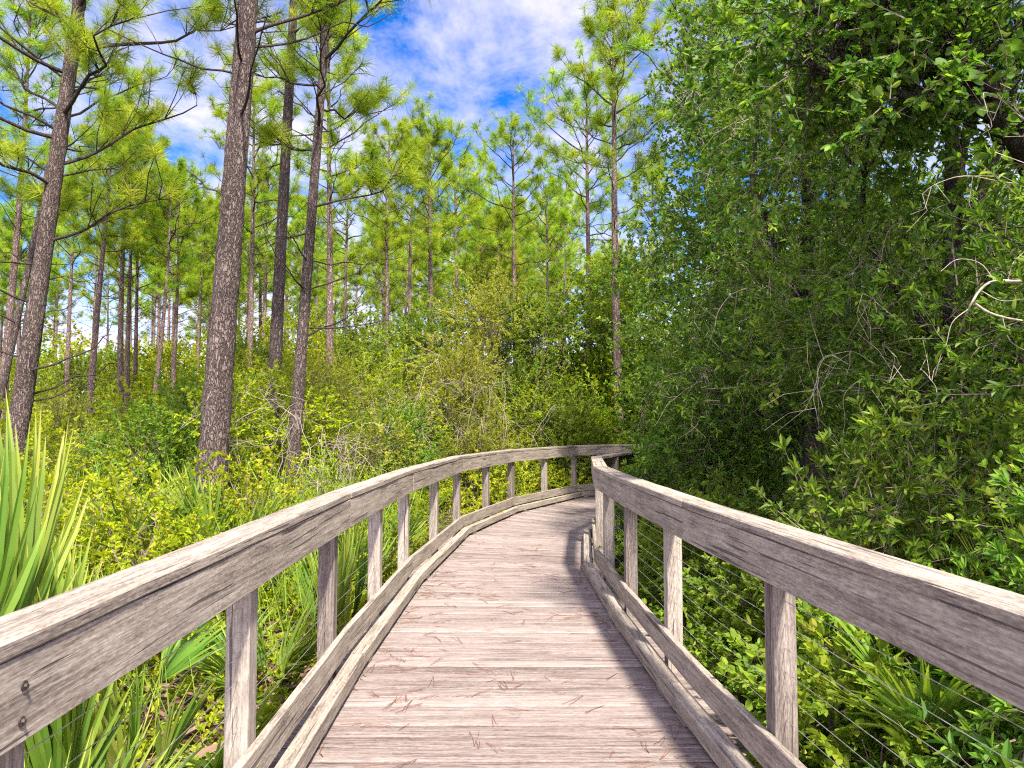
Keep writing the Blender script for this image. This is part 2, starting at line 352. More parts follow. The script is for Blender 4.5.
def post(mb, x, y, z0, z1, w, ang, R=None, rng=RNG):
    ch = 0.003; a = w / 2
    prof = np.array([(-a + ch, -a), (a - ch, -a), (a, -a + ch), (a, a - ch), (a - ch, a), (-a + ch, a), (-a, a - ch), (-a, -a + ch)])
    c, s = cos(ang), sin(ang); P = np.column_stack([prof[:, 0] * c - prof[:, 1] * s + x, prof[:, 0] * s + prof[:, 1] * c + y])
    off = rng.uniform(-50, 50, 3); zs = np.linspace(z0, z1, 6); k = 8; V = []; W = []
    for z in zs:
        V.append(np.column_stack([P + rng.normal(size=2) * 0.0008, np.full(k, z)]))
        W.append(np.column_stack([np.full(k, z), prof]) + off)
    i, j = np.meshgrid(np.arange(5), np.arange(k), indexing='ij'); j2 = (j + 1) % k
    Q = np.stack([i * k + j, i * k + j2, (i + 1) * k + j2, (i + 1) * k + j], -1).reshape(-1, 4)
    e = 5 * k
    Q = np.vstack([Q, [[e, e + 1, e + 2, e + 7], [e + 7, e + 2, e + 3, e + 6], [e + 6, e + 3, e + 4, e + 5]]])
    mb.add(np.concatenate(V), Q=Q, R=rng.uniform(0, 1) if R is None else R, W=np.concatenate(W))

LP = [(-1.00, -0.9), (-1.005, 1.46), (-1.04, 5.0), (-0.98, 7.7), (-0.70, 11.1), (0.03, 14.0), (1.45, 17.05), (2.75, 18.05), (4.6, 18.4), (6.6, 18.5)]
RP = [(1.36, -0.9), (0.977, 4.45), (0.905, 6.2), (0.87, 8.25), (1.12, 10.9), (1.95, 13.1), (3.3, 14.9), (5.0, 15.7), (6.8, 15.9)]
def poly_at(P, s):
    P = np.array(P); d = np.linalg.norm(np.diff(P, axis=0), axis=1); c = np.concatenate([[0], np.cumsum(d)])
    return np.array([np.interp(s, c, P[:, 0]), np.interp(s, c, P[:, 1])]).T, c[-1]

def make_deck():
    mb = MB(); rng = np.random.default_rng(3)
    A = np.array([(-1.00, -0.9), (-1.04, 5.0), (-0.98, 7.7), (-0.70, 11.1), (0.03, 14.0), (1.45, 17.05), (2.75, 18.05), (4.6, 18.4), (6.6, 18.5)])
    B = np.array([(1.36, -0.9), (0.955, 5.0), (0.885, 7.6), (1.08, 10.5), (1.62, 12.3), (2.75, 14.2), (3.5, 15.0), (5.0, 15.7), (6.8, 15.9)])
    ws = []
    for i in range(len(A) - 1):
        la, lb = np.linalg.norm(A[i + 1] - A[i]), np.linalg.norm(B[i + 1] - B[i])
        n = max(3, int(round((la + lb) / 2 / 0.1425)))
        for k in range(n):
            t0, t1 = k / n, (k + 1) / n
            a0, a1 = A[i] + (A[i + 1] - A[i]) * t0, A[i] + (A[i + 1] - A[i]) * t1
            b0, b1 = B[i] + (B[i + 1] - B[i]) * t0, B[i] + (B[i + 1] - B[i]) * t1
            ws.append((a0, a1, b0, b1))
    for a0, a1, b0, b1 in ws:
        d = (b0 + b1 - a0 - a1); d /= np.linalg.norm(d)
        g = 0.0058 + rng.uniform(0, 0.0025)
        nA = (a1 - a0) / np.linalg.norm(a1 - a0)
        ext = 0.17
        p = [a0 - d * ext + nA * g, b0 + d * ext + nA * g, b1 + d * ext - nA * g, a1 - d * ext - nA * g]   # plan corners
        off = rng.uniform(-60, 60, 3); seg = 9; zt = rng.normal() * 0.0016; tl = rng.normal() * 0.0016
        Ln = np.linalg.norm(p[1] - p[0]); wd = np.linalg.norm(p[3] - p[0])
        prof = [(0.0, -0.038), (0.0, -0.007), (0.04, -0.0012), (0.30, 0.0016), (0.70, 0.0016), (0.965, -0.0012), (1.0, -0.006), (1.0, -0.038)]
        V = []; W = []
        for i in range(seg + 1):
            f = i / seg; q0 = p[0] + (p[1] - p[0]) * f; q1 = p[3] + (p[2] - p[3]) * f; wz = rng.normal() * 0.0008
            for (u, z) in prof:
                xy = q0 + (q1 - q0) * u
                V.append((xy[0], xy[1], z + zt + wz + tl * (u - 0.5)))
                W.append((f * Ln + off[0], u * wd + off[1], z + off[2]))
        k = len(prof); i, j = np.meshgrid(np.arange(seg), np.arange(k - 1), indexing='ij')
        Q = np.stack([i * k + j, (i + 1) * k + j, (i + 1) * k + j + 1, i * k + j + 1], -1).reshape(-1, 4)
        mb.add(V, Q=Q, R=float(np.clip(rng.normal(0.5, 0.22), -0.1, 1.1)), W=W)
    bw = empty('boardwalk_path', (0, 0, 0))
    tag(bw, 'weathered plank boardwalk floor scattered with brown pine needles', 'boardwalk', kind='structure')
    mb.build('deck', M_DECK, bw, wood=True)
    for l in (0.12, 0.5, 0.88):                                 # stringers under the planks
        sb = MB()
        for i in range(len(A) - 1):
            q0 = A[i] + (B[i] - A[i]) * l; q1 = A[i + 1] + (B[i + 1] - A[i + 1]) * l
            board(sb, q0, q1, -0.02, 0.02, -0.28, -0.041)
        sb.build('stringer', M_POST, bw, wood=True)
make_deck()

def rail_hit(P, px):
    """where the bearing of picture column px meets the rail polyline"""
    s = (px - 512.0) / FPX
    for a, b in zip(P[:-1], P[1:]):
        fa, fb = a[0] - s * a[1], b[0] - s * b[1]
        if fa * fb <= 0 and max(a[1], b[1]) > 0.8 and fa != fb:
            t = fa / (fa - fb); return (a[0] + (b[0] - a[0]) * t, a[1] + (b[1] - a[1]) * t), math.atan2(b[1] - a[1], b[0] - a[0])

def make_railing(P, out, label, posts_px, extra, curb, bolts, seed):
    rng = np.random.default_rng(seed)
    root = tag(empty('wooden_railing', (P[0][0], P[0][1], 0)), label, 'railing')
    o0 = np.array([P[0][0], P[0][1]])
    Q = [tuple(np.array(p) - o0) for p in P]
    n = len(Q)
    mit = [0.0]
    for i in range(1, n - 1):
        a = np.array(Q[i]) - np.array(Q[i - 1]); b = np.array(Q[i + 1]) - np.array(Q[i])
        th = math.atan2(a[0] * b[1] - a[1] * b[0], a.dot(b))
        mit.append(math.tan(th / 2) * out)                        # turning towards +left shortens the left side
    mit.append(0.0)
    cc = MB()
    for i in range(n - 1):
        a, b = Q[i], Q[i + 1]
        m0, m1 = mit[i], -mit[i + 1]
        d = nrm(np.array(b) - np.array(a)); g = 0.0025
        a = tuple(np.array(a) + d * g); b = tuple(np.array(b) - d * g)
        dz = rng.normal() * 0.001
        for nm, l0, l1, z0, z1, ch in (('cap_rail', -0.004, 0.145, 1.101 + dz, 1.143 + dz, 0.006), ('face_board', 0, 0.038, 0.918 + dz, 1.0975 + dz, 0.003),
                                       ('toe_board', 0, 0.038, 0.135 + dz, 0.28 + dz, 0.003)):
            mb = MB(); board(mb, a, b, l0, l1, z0, z1, out, m0, m1, ch=ch, rng=rng); mb.build(nm, M_RAIL, root, wood=True)
        # kerb timbers in shorter lengths on blocks
        Ln = np.linalg.norm(np.array(b) - np.array(a)); k = max(1, int(round(Ln / 2.4)))
        for q in range(k):
            f0, f1 = q / k, (q + 1) / k
            c0 = np.array(a) + (np.array(b) - np.array(a)) * f0; c1 = np.array(a) + (np.array(b) - np.array(a)) * f1
            gg = d * 0.004
            mb = MB(); board(mb, c0 + gg, c1 - gg, -curb[1], -curb[0], 0.036, 0.122, out, m0 if q == 0 else 0, m1 if q == k - 1 else 0, ch=0.003, rng=rng)
            cu = mb.build('kerb_timber', M_RAIL, root, wood=True)
            for f in (0.1, 0.9):
                e0 = c0 + (c1 - c0) * f; bb = MB()
                board(bb, e0 - d * 0.07, e0 + d * 0.07, -curb[1] + 0.006, -curb[0] - 0.004, 0.004, 0.0335, out, rng=rng)
                bb.build('spacer_block', M_POST, cu, wood=True)
    PO = []
    for j in range(n):
        dd = np.array(P[min(j + 1, n - 1)]) - np.array(P[max(j - 1, 0)]); dd = nrm(dd)
        PO.append(tuple(np.array(P[j]) + np.array([-dd[1], dd[0]]) * out * 0.088))
    hits = [rail_hit(PO, px) for px in posts_px]
    hits = [h for h in hits if h] + [((x - sin(a_) * out * 0.088, y + cos(a_) * out * 0.088), a_) for (x, y), a_ in extra]
    for (x, y), ang in hits:
        c = np.array([x, y]) - o0
        mb = MB(); post(mb, c[0], c[1], -1.0, 1.0985, 0.098, ang, rng=rng)
        mb.build('post', M_POST, root, wood=True)
    for i in range(6):                                            # steel cables through the posts
        z = 0.345 + i * 0.098; pts = []
        for j in range(n):
            if j == 0: dd = np.array(Q[1]) - np.array(Q[0])
            elif j == n - 1: dd = np.array(Q[-1]) - np.array(Q[-2])
            else: dd = nrm(np.array(Q[j + 1]) - np.array(Q[j])) + nrm(np.array(Q[j]) - np.array(Q[j - 1]))
            dd = nrm(dd); c = np.array(Q[j]) + np.array([-dd[1], dd[0]]) * out * 0.086
            pts.append((c[0], c[1], z))
        P3 = []
        for a, b in zip(pts[:-1], pts[1:]):
            for f in np.linspace(0, 1, 6, endpoint=False): P3.append(np.array(a) + (np.array(b) - np.array(a)) * f)
        P3.append(np.array(pts[-1]))
        mb = MB(); tube(mb, P3, 0.0015, 5, cap=False); mb.build('cable', M_CABLE, root, smooth=True)
    for (x, y, z, ang) in bolts:
        mb = MB(); nl = np.array([-sin(ang), cos(ang)]) * out
        c = np.array([x, y]) - o0
        pts = [(*(c + nl * q), z) for q in (0.004, -0.004, -0.0045)]
        tube(mb, pts, [0.011, 0.011, 0.008], 12); tube(mb, [(*(c + nl * q), z) for q in (-0.004, -0.010)], [0.006, 0.005], 6)
        mb.build('bolt', M_BOLT, root)
    return root

bl = []
for yb, zb in ((1.62, 1.035), (1.615, 0.965), (1.52, 1.028), (1.515, 0.958)):
    bl.append((-1.008, yb, zb, rad(90.4)))
make_railing(LP, 1.0, 'wooden railing on the left of the boardwalk, bending right in the distance', [0, 246, 330, 376.5, 404.5, 434.5, 457, 486, 511, 544, 573.5],
             [((2.4, 17.78), rad(37)), ((3.7, 18.2), rad(11)), ((5.2, 18.42), rad(3))], (0.012, 0.098), bl, 11)
make_railing(RP, -1.0, 'wooden railing on the right of the boardwalk, lower edge in shrubs and thicket', [776, 671, 629.5, 608.0],
             [((1.233, 0.9), rad(94)), ((1.06, 10.2), rad(84)), ((1.50, 11.9), rad(69)), ((2.3, 13.56), rad(53)), ((3.4, 14.95), rad(26)), ((4.8, 15.6), rad(20))], (0.020, 0.112), [], 12)

# ------------------------------------------------------------------ leaf templates
def leaf_geo(l, w, fold=0.25, droop=0.12):
    V = np.array([(0, 0, 0), (0.38 * l, w / 2, fold * w), (0.75 * l, w * 0.40, fold * w * 0.7 - droop * l * 0.5), (l, 0, -droop * l), (0.75 * l, -w * 0.40, fold * w * 0.7 - droop * l * 0.5), (0.38 * l, -w / 2, fold * w)])
    T = np.array([(0, 2, 1), (0, 3, 2), (0, 4, 3), (0, 5, 4)])
    return V, T
def branchlet(rng, length, nleaf, leaf_l, leaf_w, whorl=0, spread=0.95, flat=0.6):
    """template along +x: leaves set round a short curved shoot; returns leaves and stem point list"""
    Vs = []; Ts = []; Rs = []; n = 0
    bend = rng.uniform(-0.25, 0.25, 2)
    def P(s): return np.array([s * length, bend[0] * s * s * length, (0.1 * s + bend[1] * s * s) * length])
    ph = rng.uniform(0, 6.28)
    for i in range(nleaf):
        if i < whorl: s = 1.0 - rng.uniform(0, 0.05); el = rng.uniform(0.35, 1.25)
        elif i < 2 * whorl: s = 0.62 + rng.uniform(-0.05, 0.05); el = rng.uniform(0.6, 1.3)
        else: s = rng.uniform(0.12, 1.0); el = rng.uniform(0.5, 1.3) * spread
        ph += 2.4
        radial = np.array([0, cos(ph), sin(ph) * (1 - flat) + 0.18])
        d = nrm(np.array([cos(el), 0, 0]) + radial * sin(el) + rng.normal(size=3) * 0.12)
        up = nrm(np.array([0.25, 0, 1.0]) + rng.normal(size=3) * 0.35)
        y = nrm(np.cross(up, d)); z = np.cross(d, y)
        sc = rng.uniform(0.65, 1.15)
        V, T = leaf_geo(leaf_l * sc, leaf_w * sc, rng.uniform(0.1, 0.35), rng.uniform(0.0, 0.3))
        V = V @ np.stack([d, y, z], 0) + P(s)
        Vs.append(V); Ts.append(T + n); n += len(V); Rs.append(np.full(len(V), rng.uniform(0, 1)))
    # stem, a thin three sided spike kept in the same mesh
    st = np.array([P(0), P(0.5), P(1.0)])
    return (np.concatenate(Vs), np.concatenate(Ts), np.concatenate(Rs)), st
def stem_tmpl(st, r):
    V = []; 
    for k, p in enumerate(st):
        rr = r * (1 - 0.4 * k)
        for a in range(3): V.append(p + np.array([0, cos(a * 2.094) * rr, sin(a * 2.094) * rr]))
    T = []
    for k in range(len(st) - 1):
        for a in range(3):
            b = (a + 1) % 3; i = k * 3
            T += [(i + a, i + b, i + 3 + b), (i + a, i + 3 + b, i + 3 + a)]
    return np.array(V), np.array(T), np.full(len(V), 0.5)
def bank(seed, n, **kw):
    rng = np.random.default_rng(seed); out = []
    for _ in range(n):
        lv, st = branchlet(rng, **kw); out.append((lv, stem_tmpl(st, 0.004)))
    return out
B_SHRUB = bank(1, 6, length=0.34, nleaf=30, leaf_l=0.062, leaf_w=0.030, whorl=6)
B_SMALL = bank(2, 6, length=0.26, nleaf=26, leaf_l=0.042, leaf_w=0.021, whorl=5)
B_WHORL = bank(3, 8, length=0.34, nleaf=26, leaf_l=0.068, leaf_w=0.020, whorl=8, flat=0.35)
B_ROUND = bank(4, 6, length=0.30, nleaf=22, leaf_l=0.058, leaf_w=0.036, whorl=4)

BIG = [((a[0][0] * 3.0, a[0][1], a[0][2]), None) for a in B_SHRUB]
def crown_points(rng, blobs, n, lo=0.55, hi=1.05):
    blobs = np.asarray(blobs, float); w = blobs[:, 3] ** 2; idx = rng.choice(len(blobs), n, p=w / w.sum())
    d = nrm(rng.normal(size=(n, 3))); b = blobs[idx]
    rr = (lo + (hi - lo) * rng.random(n) ** 0.6)
    sq = b[:, 4] if blobs.shape[1] > 4 else np.ones(n)
    p = b[:, :3] + d * (b[:, 3] * rr)[:, None] * np.stack([np.ones(n), np.ones(n), sq], -1)
    return p, d, idx
def leaf_crown(lm, sm, rng, blobs, n, bk, up=0.35, wild=0.5, scale=(0.8, 1.25), lo=0.55, keep=None, tone=0.5):
    p, d, idx = crown_points(rng, blobs, n, lo)
    if keep is not None:
        k = keep(p); p, d, idx = p[k], d[k], idx[k]
    m = len(p); dr = nrm(d + np.array([0, 0, up]) + rng.normal(size=(m, 3)) * wild)
    blobtone = rng.uniform(0.1, 0.9, len(blobs))[idx]
    r = np.clip(tone - 0.5 + blobtone * 0.55 + rng.uniform(0, 0.45, m), 0, 1)
    which = rng.integers(0, len(bk), m); sc = rng.uniform(*scale, m)
    M = frames(dr, rng.normal(size=m) * 0.5)
    for q in range(len(bk)):
        s_ = which == q
        scatter(lm, bk[q][0], p[s_], M[s_], sc[s_], r[s_])
        if sm is not None: scatter(sm, bk[q][1], p[s_], M[s_], sc[s_], 0.5)

# ------------------------------------------------------------------ shrubs
def shrub_proto(seed, h, w, n, bk, lmat, stems=9, low=0.12, up=0.35):
    rng = np.random.default_rng(seed)
    blobs = []
    for i in range(int(7 + h * 3)):
        a = rng.uniform(0, 6.28); t = rng.uniform(low, 0.9); rr = w * 0.5 * math.sqrt(rng.random()) * (1.05 - 0.55 * t)
        br = rng.uniform(0.16, 0.27) * w * (1.1 - 0.4 * t)
        blobs.append((rr * cos(a), rr * sin(a), t * h, br, rng.uniform(0.65, 1.0)))
    blobs.append((0, 0, h * 0.9, w * 0.16, 1.0))
    lm, sm = MB(), MB()
    leaf_crown(lm, sm, rng, blobs, n, bk, up=up)
    for i in range(stems):
        b = blobs[rng.integers(len(blobs))]; a = rng.uniform(0, 6.28)
        p0 = np.array([0.08 * w * cos(a), 0.08 * w * sin(a), -0.1]); p3 = np.array(b[:3])
        mid = (p0 + p3) / 2 + rng.normal(size=3) * 0.08 * w
        tube(sm, catmull([p0, mid, p3], 4), np.linspace(0.012 + 0.006 * h, 0.004, 9), 5, rng=rng)
        for k in range(3):
            e = p3 + nrm(rng.normal(size=3) + [0, 0, 0.3]) * b[3] * 0.9
            tube(sm, catmull([mid * 0.4 + p3 * 0.6, (p3 + e) / 2 + rng.normal(size=3) * 0.03, e], 3), np.linspace(0.006, 0.002, 7), 4, rng=rng)
    return lm.mesh('foliage', lmat), sm.mesh('stems', M_TWIG)
def shrub(name, meshes, loc, rz, sc, label, cat='shrub', group=None):
    r = tag(empty(name, loc, rz, sc), label, cat, group)
    link('foliage', meshes[0], r); link('stems', meshes[1], r)
    return r
SH_LOW = [shrub_proto(20 + i, 1.15, 1.7, 420, B_SMALL, M_SHRUB) for i in range(3)]
SH_MID = [shrub_proto(30, 2.3, 2.5, 750, B_SHRUB, M_SHRUB, stems=14), shrub_proto(31, 2.3, 2.5, 900, B_SMALL, M_OLIVE, stems=18), shrub_proto(32, 2.3, 2.5, 700, B_SHRUB, M_SHRUBG, stems=14)]
SH_TALL = [shrub_proto(40, 4.0, 3.2, 1300, B_SHRUB, M_SHRUB, stems=14), shrub_proto(41, 4.0, 3.2, 1500, B_SMALL, M_OLIVE, stems=18)]
SH_GREEN = [shrub_proto(50 + i, 4.6, 3.4, 1700, B_SHRUB, M_SHRUBG) for i in range(2)]
def Gz(x, y): return float(ground_h(x, y))

def put_shrub(kind, k, px, Y, top_py, label, name='shrub', group=None, rz=None):
    protos, h = {'low': (SH_LOW, 1.2), 'mid': (SH_MID, 2.35), 'tall': (SH_TALL, 4.1), 'green': (SH_GREEN, 4.7)}[kind]
    x = PX(px, Y); g = Gz(x, Y); sc = (PZ(top_py, Y) - g) / h
    shrub(name, protos[k % len(protos)], (x, Y, g - 0.02), (px * 1.7) % 6.28 if rz is None else rz, sc, label, 'shrub', group)

G_L = 'low shrubs in front of the pine trunks'
put_shrub('low', 0, 40, 6.2, 500, 'low yellow green shrub right behind the tall palmetto blades', group=G_L)
put_shrub('low', 1, 125, 6.0, 505, 'low leafy shrub beyond the near rail, left of the thick trunk', group=G_L)
put_shrub('low', 2, 160, 7.6, 476, 'small shrub between the palmetto blades and the thick pine trunk', group=G_L)
put_shrub('low', 0, 262, 8.2, 474, 'low bright shrub between the thick trunk and the slim near trunk', group=G_L)
put_shrub('low', 1, 60, 9.0, 455, 'low shrub at the foot of the leaning pine on the left edge', group=G_L)
put_shrub('low', 2, 325, 9.6, 476, 'low shrub behind the rail to the right of the slim near trunk', group=G_L)
G_M = 'mid height shrubs under the left pines'
put_shrub('mid', 0, 8, 12.6, 418, 'bushy yellow green shrub at the left edge behind the leaning pine', group=G_M)
put_shrub('mid', 1, 95, 11.8, 430, 'bushy shrub right of the leaning pine, in front of thin trunks', group=G_M)
put_shrub('mid', 2, 158, 11.0, 425, 'bushy shrub just left of the thick pine trunk', group=G_M)
put_shrub('mid', 0, 130, 15.5, 398, 'pale shrub at the feet of the thin trunk cluster on the left', group=G_M)
put_shrub('mid', 1, 60, 17.0, 396, 'rounded shrub behind the leaning pine trunk', group=G_M)
put_shrub('mid', 2, 195, 15.0, 396, 'shrub half hidden behind the thick pine trunk', group=G_M)
put_shrub('mid', 0, 258, 12.0, 390, 'shrub between the thick trunk and the slim trunk, with dry twigs', group=G_M)
put_shrub('mid', 1, 345, 12.6, 412, 'shrub right of the slim trunk, above the dry tangled branches', group=G_M)
put_shrub('mid', 2, 395, 14.6, 420, 'shrub over the start of the left rail bend', group=G_M)
put_shrub('mid', 1, 300, 15.5, 372, 'shrub directly behind the slim near trunk', group=G_M)
G_T = 'tall shrubs beyond the boardwalk bend'
put_shrub('tall', 0, 262, 19.0, 350, 'tall yellow shrub at the foot of the pine beside the thick trunk', group=G_T)
put_shrub('tall', 1, 335, 19.5, 352, 'tall yellow green shrub right of the slim trunk', group=G_T)
put_shrub('tall', 0, 400, 18.0, 352, 'tall grey twigged shrub above the middle of the left rail', group=G_T)
put_shrub('tall', 1, 452, 19.0, 335, 'tall shrub with pale trunk lines left of the rail vanishing point', group=G_T)
put_shrub('green', 0, 425, 24.0, 304, 'tall green shrub behind the grey twigged shrub', group=G_T)
put_shrub('green', 1, 370, 27.0, 318, 'green bushy thicket tree under the centre pines', group=G_T)
put_shrub('tall', 1, 478, 23.0, 268, 'tallest yellow tinged shrub in the centre', group=G_T)
put_shrub('green', 0, 530, 22.5, 292, 'tall green shrub behind the far rail posts', group=G_T)
put_shrub('tall', 0, 512, 20.5, 385, 'bright low shrub right behind the far rail', group=G_T)
put_shrub('mid', 2, 560, 20.5, 408, 'bright leafy shrub behind the last straight rail length', group=G_T)
put_shrub('green', 1, 578, 24.0, 282, 'dark green tall shrub left of the single straight pine', group=G_T)
put_shrub('green', 0, 622, 26.0, 262, 'tall green shrub behind the single straight pine', group=G_T)
put_shrub('mid', 0, 596, 20.8, 420, 'leafy shrub at the foot of the single straight pine', group=G_T)
put_shrub('tall', 0, 655, 24.0, 250, 'tall pale shrub seen beside the dark thicket edge', group=G_T)
put_shrub('mid', 1, 470, 18.2, 424, 'shrub leaning over the bend of the left rail', group=G_T)
G_B = 'background bushes among the far pine trunks'
for i, (px, Y, tp, lab) in enumerate([
        (20, 27, 372, 'distant bush at the left edge among the far trunks'), (75, 30, 368, 'distant bush left of the thin trunk cluster'),
        (150, 29, 366, 'distant bush right of the thin trunk cluster'), (200, 32, 352, 'distant bush showing left of the thick trunk'),
        (245, 30, 348, 'distant bush showing right of the thick trunk'), (300, 33, 330, 'distant bush between the two slim trunks and the centre'),
        (340, 36, 322, 'distant bush left of the centre pines'), (110, 40, 362, 'farthest bush behind the thin trunk cluster'),
        (40, 42, 366, 'farthest bush behind the leaning pine'), (290, 45, 330, 'farthest bush behind the slim trunks')]):
    put_shrub('green' if i % 3 == 1 else 'tall', 0, px, Y, tp - 14, lab, group=G_B)

for i, (px, Y, tp, lab) in enumerate([(735, 21, 215, 'bush glimpsed through the left part of the dark thicket'), (800, 19, 215, 'bush glimpsed through the middle of the dark thicket'),
        (865, 18, 190, 'bush glimpsed behind the bare hanging stems'), (935, 17, 180, 'bush glimpsed through the thicket left of the pale branch'), (1010, 16, 170, 'bush glimpsed behind the pale bare branch')]):
    put_shrub('green', i, px, Y, tp, lab, group='bushes glimpsed through the right thicket')

# ------------------------------------------------------------------ pines
def tuft_tmpl(seed, n, l, w, cone=1.75):
    rng = np.random.default_rng(seed)
    th = np.arccos(1 - (1 - cos(cone)) * rng.random(n)); ph = rng.uniform(0, 6.28, n)
    d = np.stack([np.cos(th), np.sin(th) * np.cos(ph), np.sin(th) * np.sin(ph)], -1)
    ln = l * rng.uniform(0.7, 1.1, n); o = np.stack([rng.uniform(-0.14, 0.02, n), np.zeros(n), np.zeros(n)], -1)
    side = nrm(np.cross(d, rng.normal(size=(n, 3)))); ww = w * rng.uniform(0.7, 1.2, n)
    g = np.array([-0.05, 0, -0.12])
    a = o + side * ww[:, None] / 2; b = o - side * ww[:, None] / 2
    m1 = o + d * ln[:, None] * 0.55 + side * ww[:, None] * 0.45; m2 = o + d * ln[:, None] * 0.55 - side * ww[:, None] * 0.45
    tip = o + d * ln[:, None] + g * ln[:, None]
    V = np.stack([a, b, m2, m1, tip], 1).reshape(-1, 3); k = np.arange(n)[:, None, None] * 5
    T = (np.array([[0, 1, 2], [0, 2, 3], [3, 2, 4]])[None] + k).reshape(-1, 3)
    return V, T, np.repeat(rng.uniform(0, 1, n), 5)
TUFT_NEAR = [tuft_tmpl(60 + i, 85, 0.25, 0.0056) for i in range(5)]
TUFT_FAR = [tuft_tmpl(70 + i, 56, 0.33, 0.0095) for i in range(5)]

def pine_parts(seed, H, hc, r0, bend, nbr, blen, tufts, far, droop=0.0, dead=6, lean=(0, 0), tpb=9):
    """trunk, branches and needle crown of one pine, as meshes round the origin; each branch gets its own twigs and tufts"""
    rng = np.random.default_rng(seed)
    zs = np.linspace(-0.3, H, 34 if far else 190); f = np.clip(zs / H, 0, 1)
    def axis(z):
        q = z / H
        return np.array([lean[0] * z + bend[0] * sin(q * 3.1) * 0.5 + bend[1] * sin(q * 6.0 + seed) * 0.25, lean[1] * z + bend[1] * sin(q * 2.7 + 1) * 0.4, z])
    pts = np.array([axis(z) for z in zs])
    rr = r0 * (1 - 0.78 * f ** 0.9) * (1 + 0.28 * np.exp(-np.maximum(zs, 0) / 0.5))
    tm = MB(); tube(tm, pts, rr, 30 if not far else 9, rough=0.034 if not far else 0.025, rng=rng)
    bm, cm = MB(), MB(); tp = []; td = []
    def add_branch(z, L_, az, el, alive):
        o = axis(z); dirh = np.array([cos(az), sin(az), 0])
        n = 7; P = []
        kink = rng.normal(size=(n, 3)) * 0.05 * L_
        for i in range(n):
            s = i / (n - 1)
            p = o + dirh * (L_ * s * cos(el)) + np.array([0, 0, L_ * (s * sin(el) + (0.17 * s * s - droop * s))]) + kink[i] * s
            P.append(p)
        P = catmull(P, 2); rb = 0.008 + 0.0095 * L_ * (0.6 if not alive else 1)
        tube(bm, P, np.linspace(rb, 0.005, len(P)), 5 if not far else 4, rng=rng)
        m = len(P)
        if not alive:
            for k in range(rng.integers(2, 6)):
                i = rng.integers(m // 3, m); e = P[i] + nrm(rng.normal(size=3) + dirh + [0, 0, .4]) * rng.uniform(0.15, 0.5)
                tube(bm, [P[i], (P[i] + e) / 2 + rng.normal(size=3) * 0.03, e], [0.006, 0.004, 0.002], 4, rng=rng)
            return
        td.append(nrm(P[-1] - P[-2])); tp.append(P[-1])
        for k in range(tpb):
            i = int(rng.uniform(0.28, 0.98) * m); i = min(i, m - 2)
            tan = nrm(P[i + 1] - P[i]); sd_ = nrm(np.cross(tan, [0, 0, 1])) * rng.choice([-1, 1])
            dd = nrm(tan * rng.uniform(0.3, 1.0) + sd_ * rng.uniform(0.4, 1.0) + np.array([0, 0, rng.uniform(0.1, 0.9)]))
            ln = rng.uniform(0.25, 0.85) * min(1, 0.4 + L_ * 0.3)
            e = P[i] + dd * ln + np.array([0, 0, 0.12 * ln]); mid = (P[i] + e) / 2 + rng.normal(size=3) * 0.04 - np.array([0, 0, 0.04])
            tube(bm, [P[i], mid, e], [0.009, 0.007, 0.005], 4, rng=rng, cap=False)
            tp.append(e); td.append(nrm(e - mid + [0, 0, 0.06]))
            if rng.random() < 0.55:
                tp.append(mid + (e - mid) * 0.35 + rng.normal(size=3) * 0.05); td.append(nrm(dd + rng.normal(size=3) * 0.8))
    for i in range(nbr):
        q = (i + rng.random() * 0.8) / nbr; z = hc + (H - hc) * q ** 0.85
        L_ = blen * (0.6 + 0.4 * sin(min(1.0, q * 2.2) * pi / 2)) * (1.0 - 0.62 * q ** 2.4) * rng.uniform(0.55, 1.2)
        add_branch(min(z, H - 0.1), L_, i * 2.4 + rng.uniform(-0.5, 0.5), rad(rng.uniform(2, 25) + 38 * q), True)
    for i in range(dead):
        z = hc - rng.uniform(0.1, 2.2); add_branch(z, blen * rng.uniform(0.25, 0.7), rng.uniform(0, 6.28), rad(rng.uniform(-8, 22)), False)
    for k in range(6):
        tp.append(axis(H) + rng.normal(size=3) * [0.2, 0.2, 0.15]); td.append(nrm(rng.normal(size=3) * 0.5 + [0, 0, 1.0]))
    tp, td = np.array(tp), np.array(td); wh = rng.integers(0, len(tufts), len(tp)); M = frames(td, rng.uniform(0, 6.28, len(tp)))
    sc = rng.uniform(0.8, 1.2, len(tp)); r = rng.uniform(0, 1, len(tp))
    for q in range(len(tufts)):
        s_ = wh == q; scatter(cm, tufts[q], tp[s_], M[s_], sc[s_], r[s_], 0.3)
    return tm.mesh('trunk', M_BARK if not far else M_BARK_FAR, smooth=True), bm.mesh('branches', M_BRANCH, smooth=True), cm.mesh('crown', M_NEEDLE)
def pine(meshes, loc, rz, sc, label, group, tilt=(0, 0)):
    r = tag(empty('pine_tree', loc, rz, sc, tilt), label, 'pine tree', group)
    link('trunk', meshes[0], r); link('branches', meshes[1], r); link('crown', meshes[2], r)
    return r
def lean_from(px0, py0, px1, py1, Y):
    return (PX(px1, Y) - PX(px0, Y)) / (PZ(py1, Y) - PZ(py0, Y))
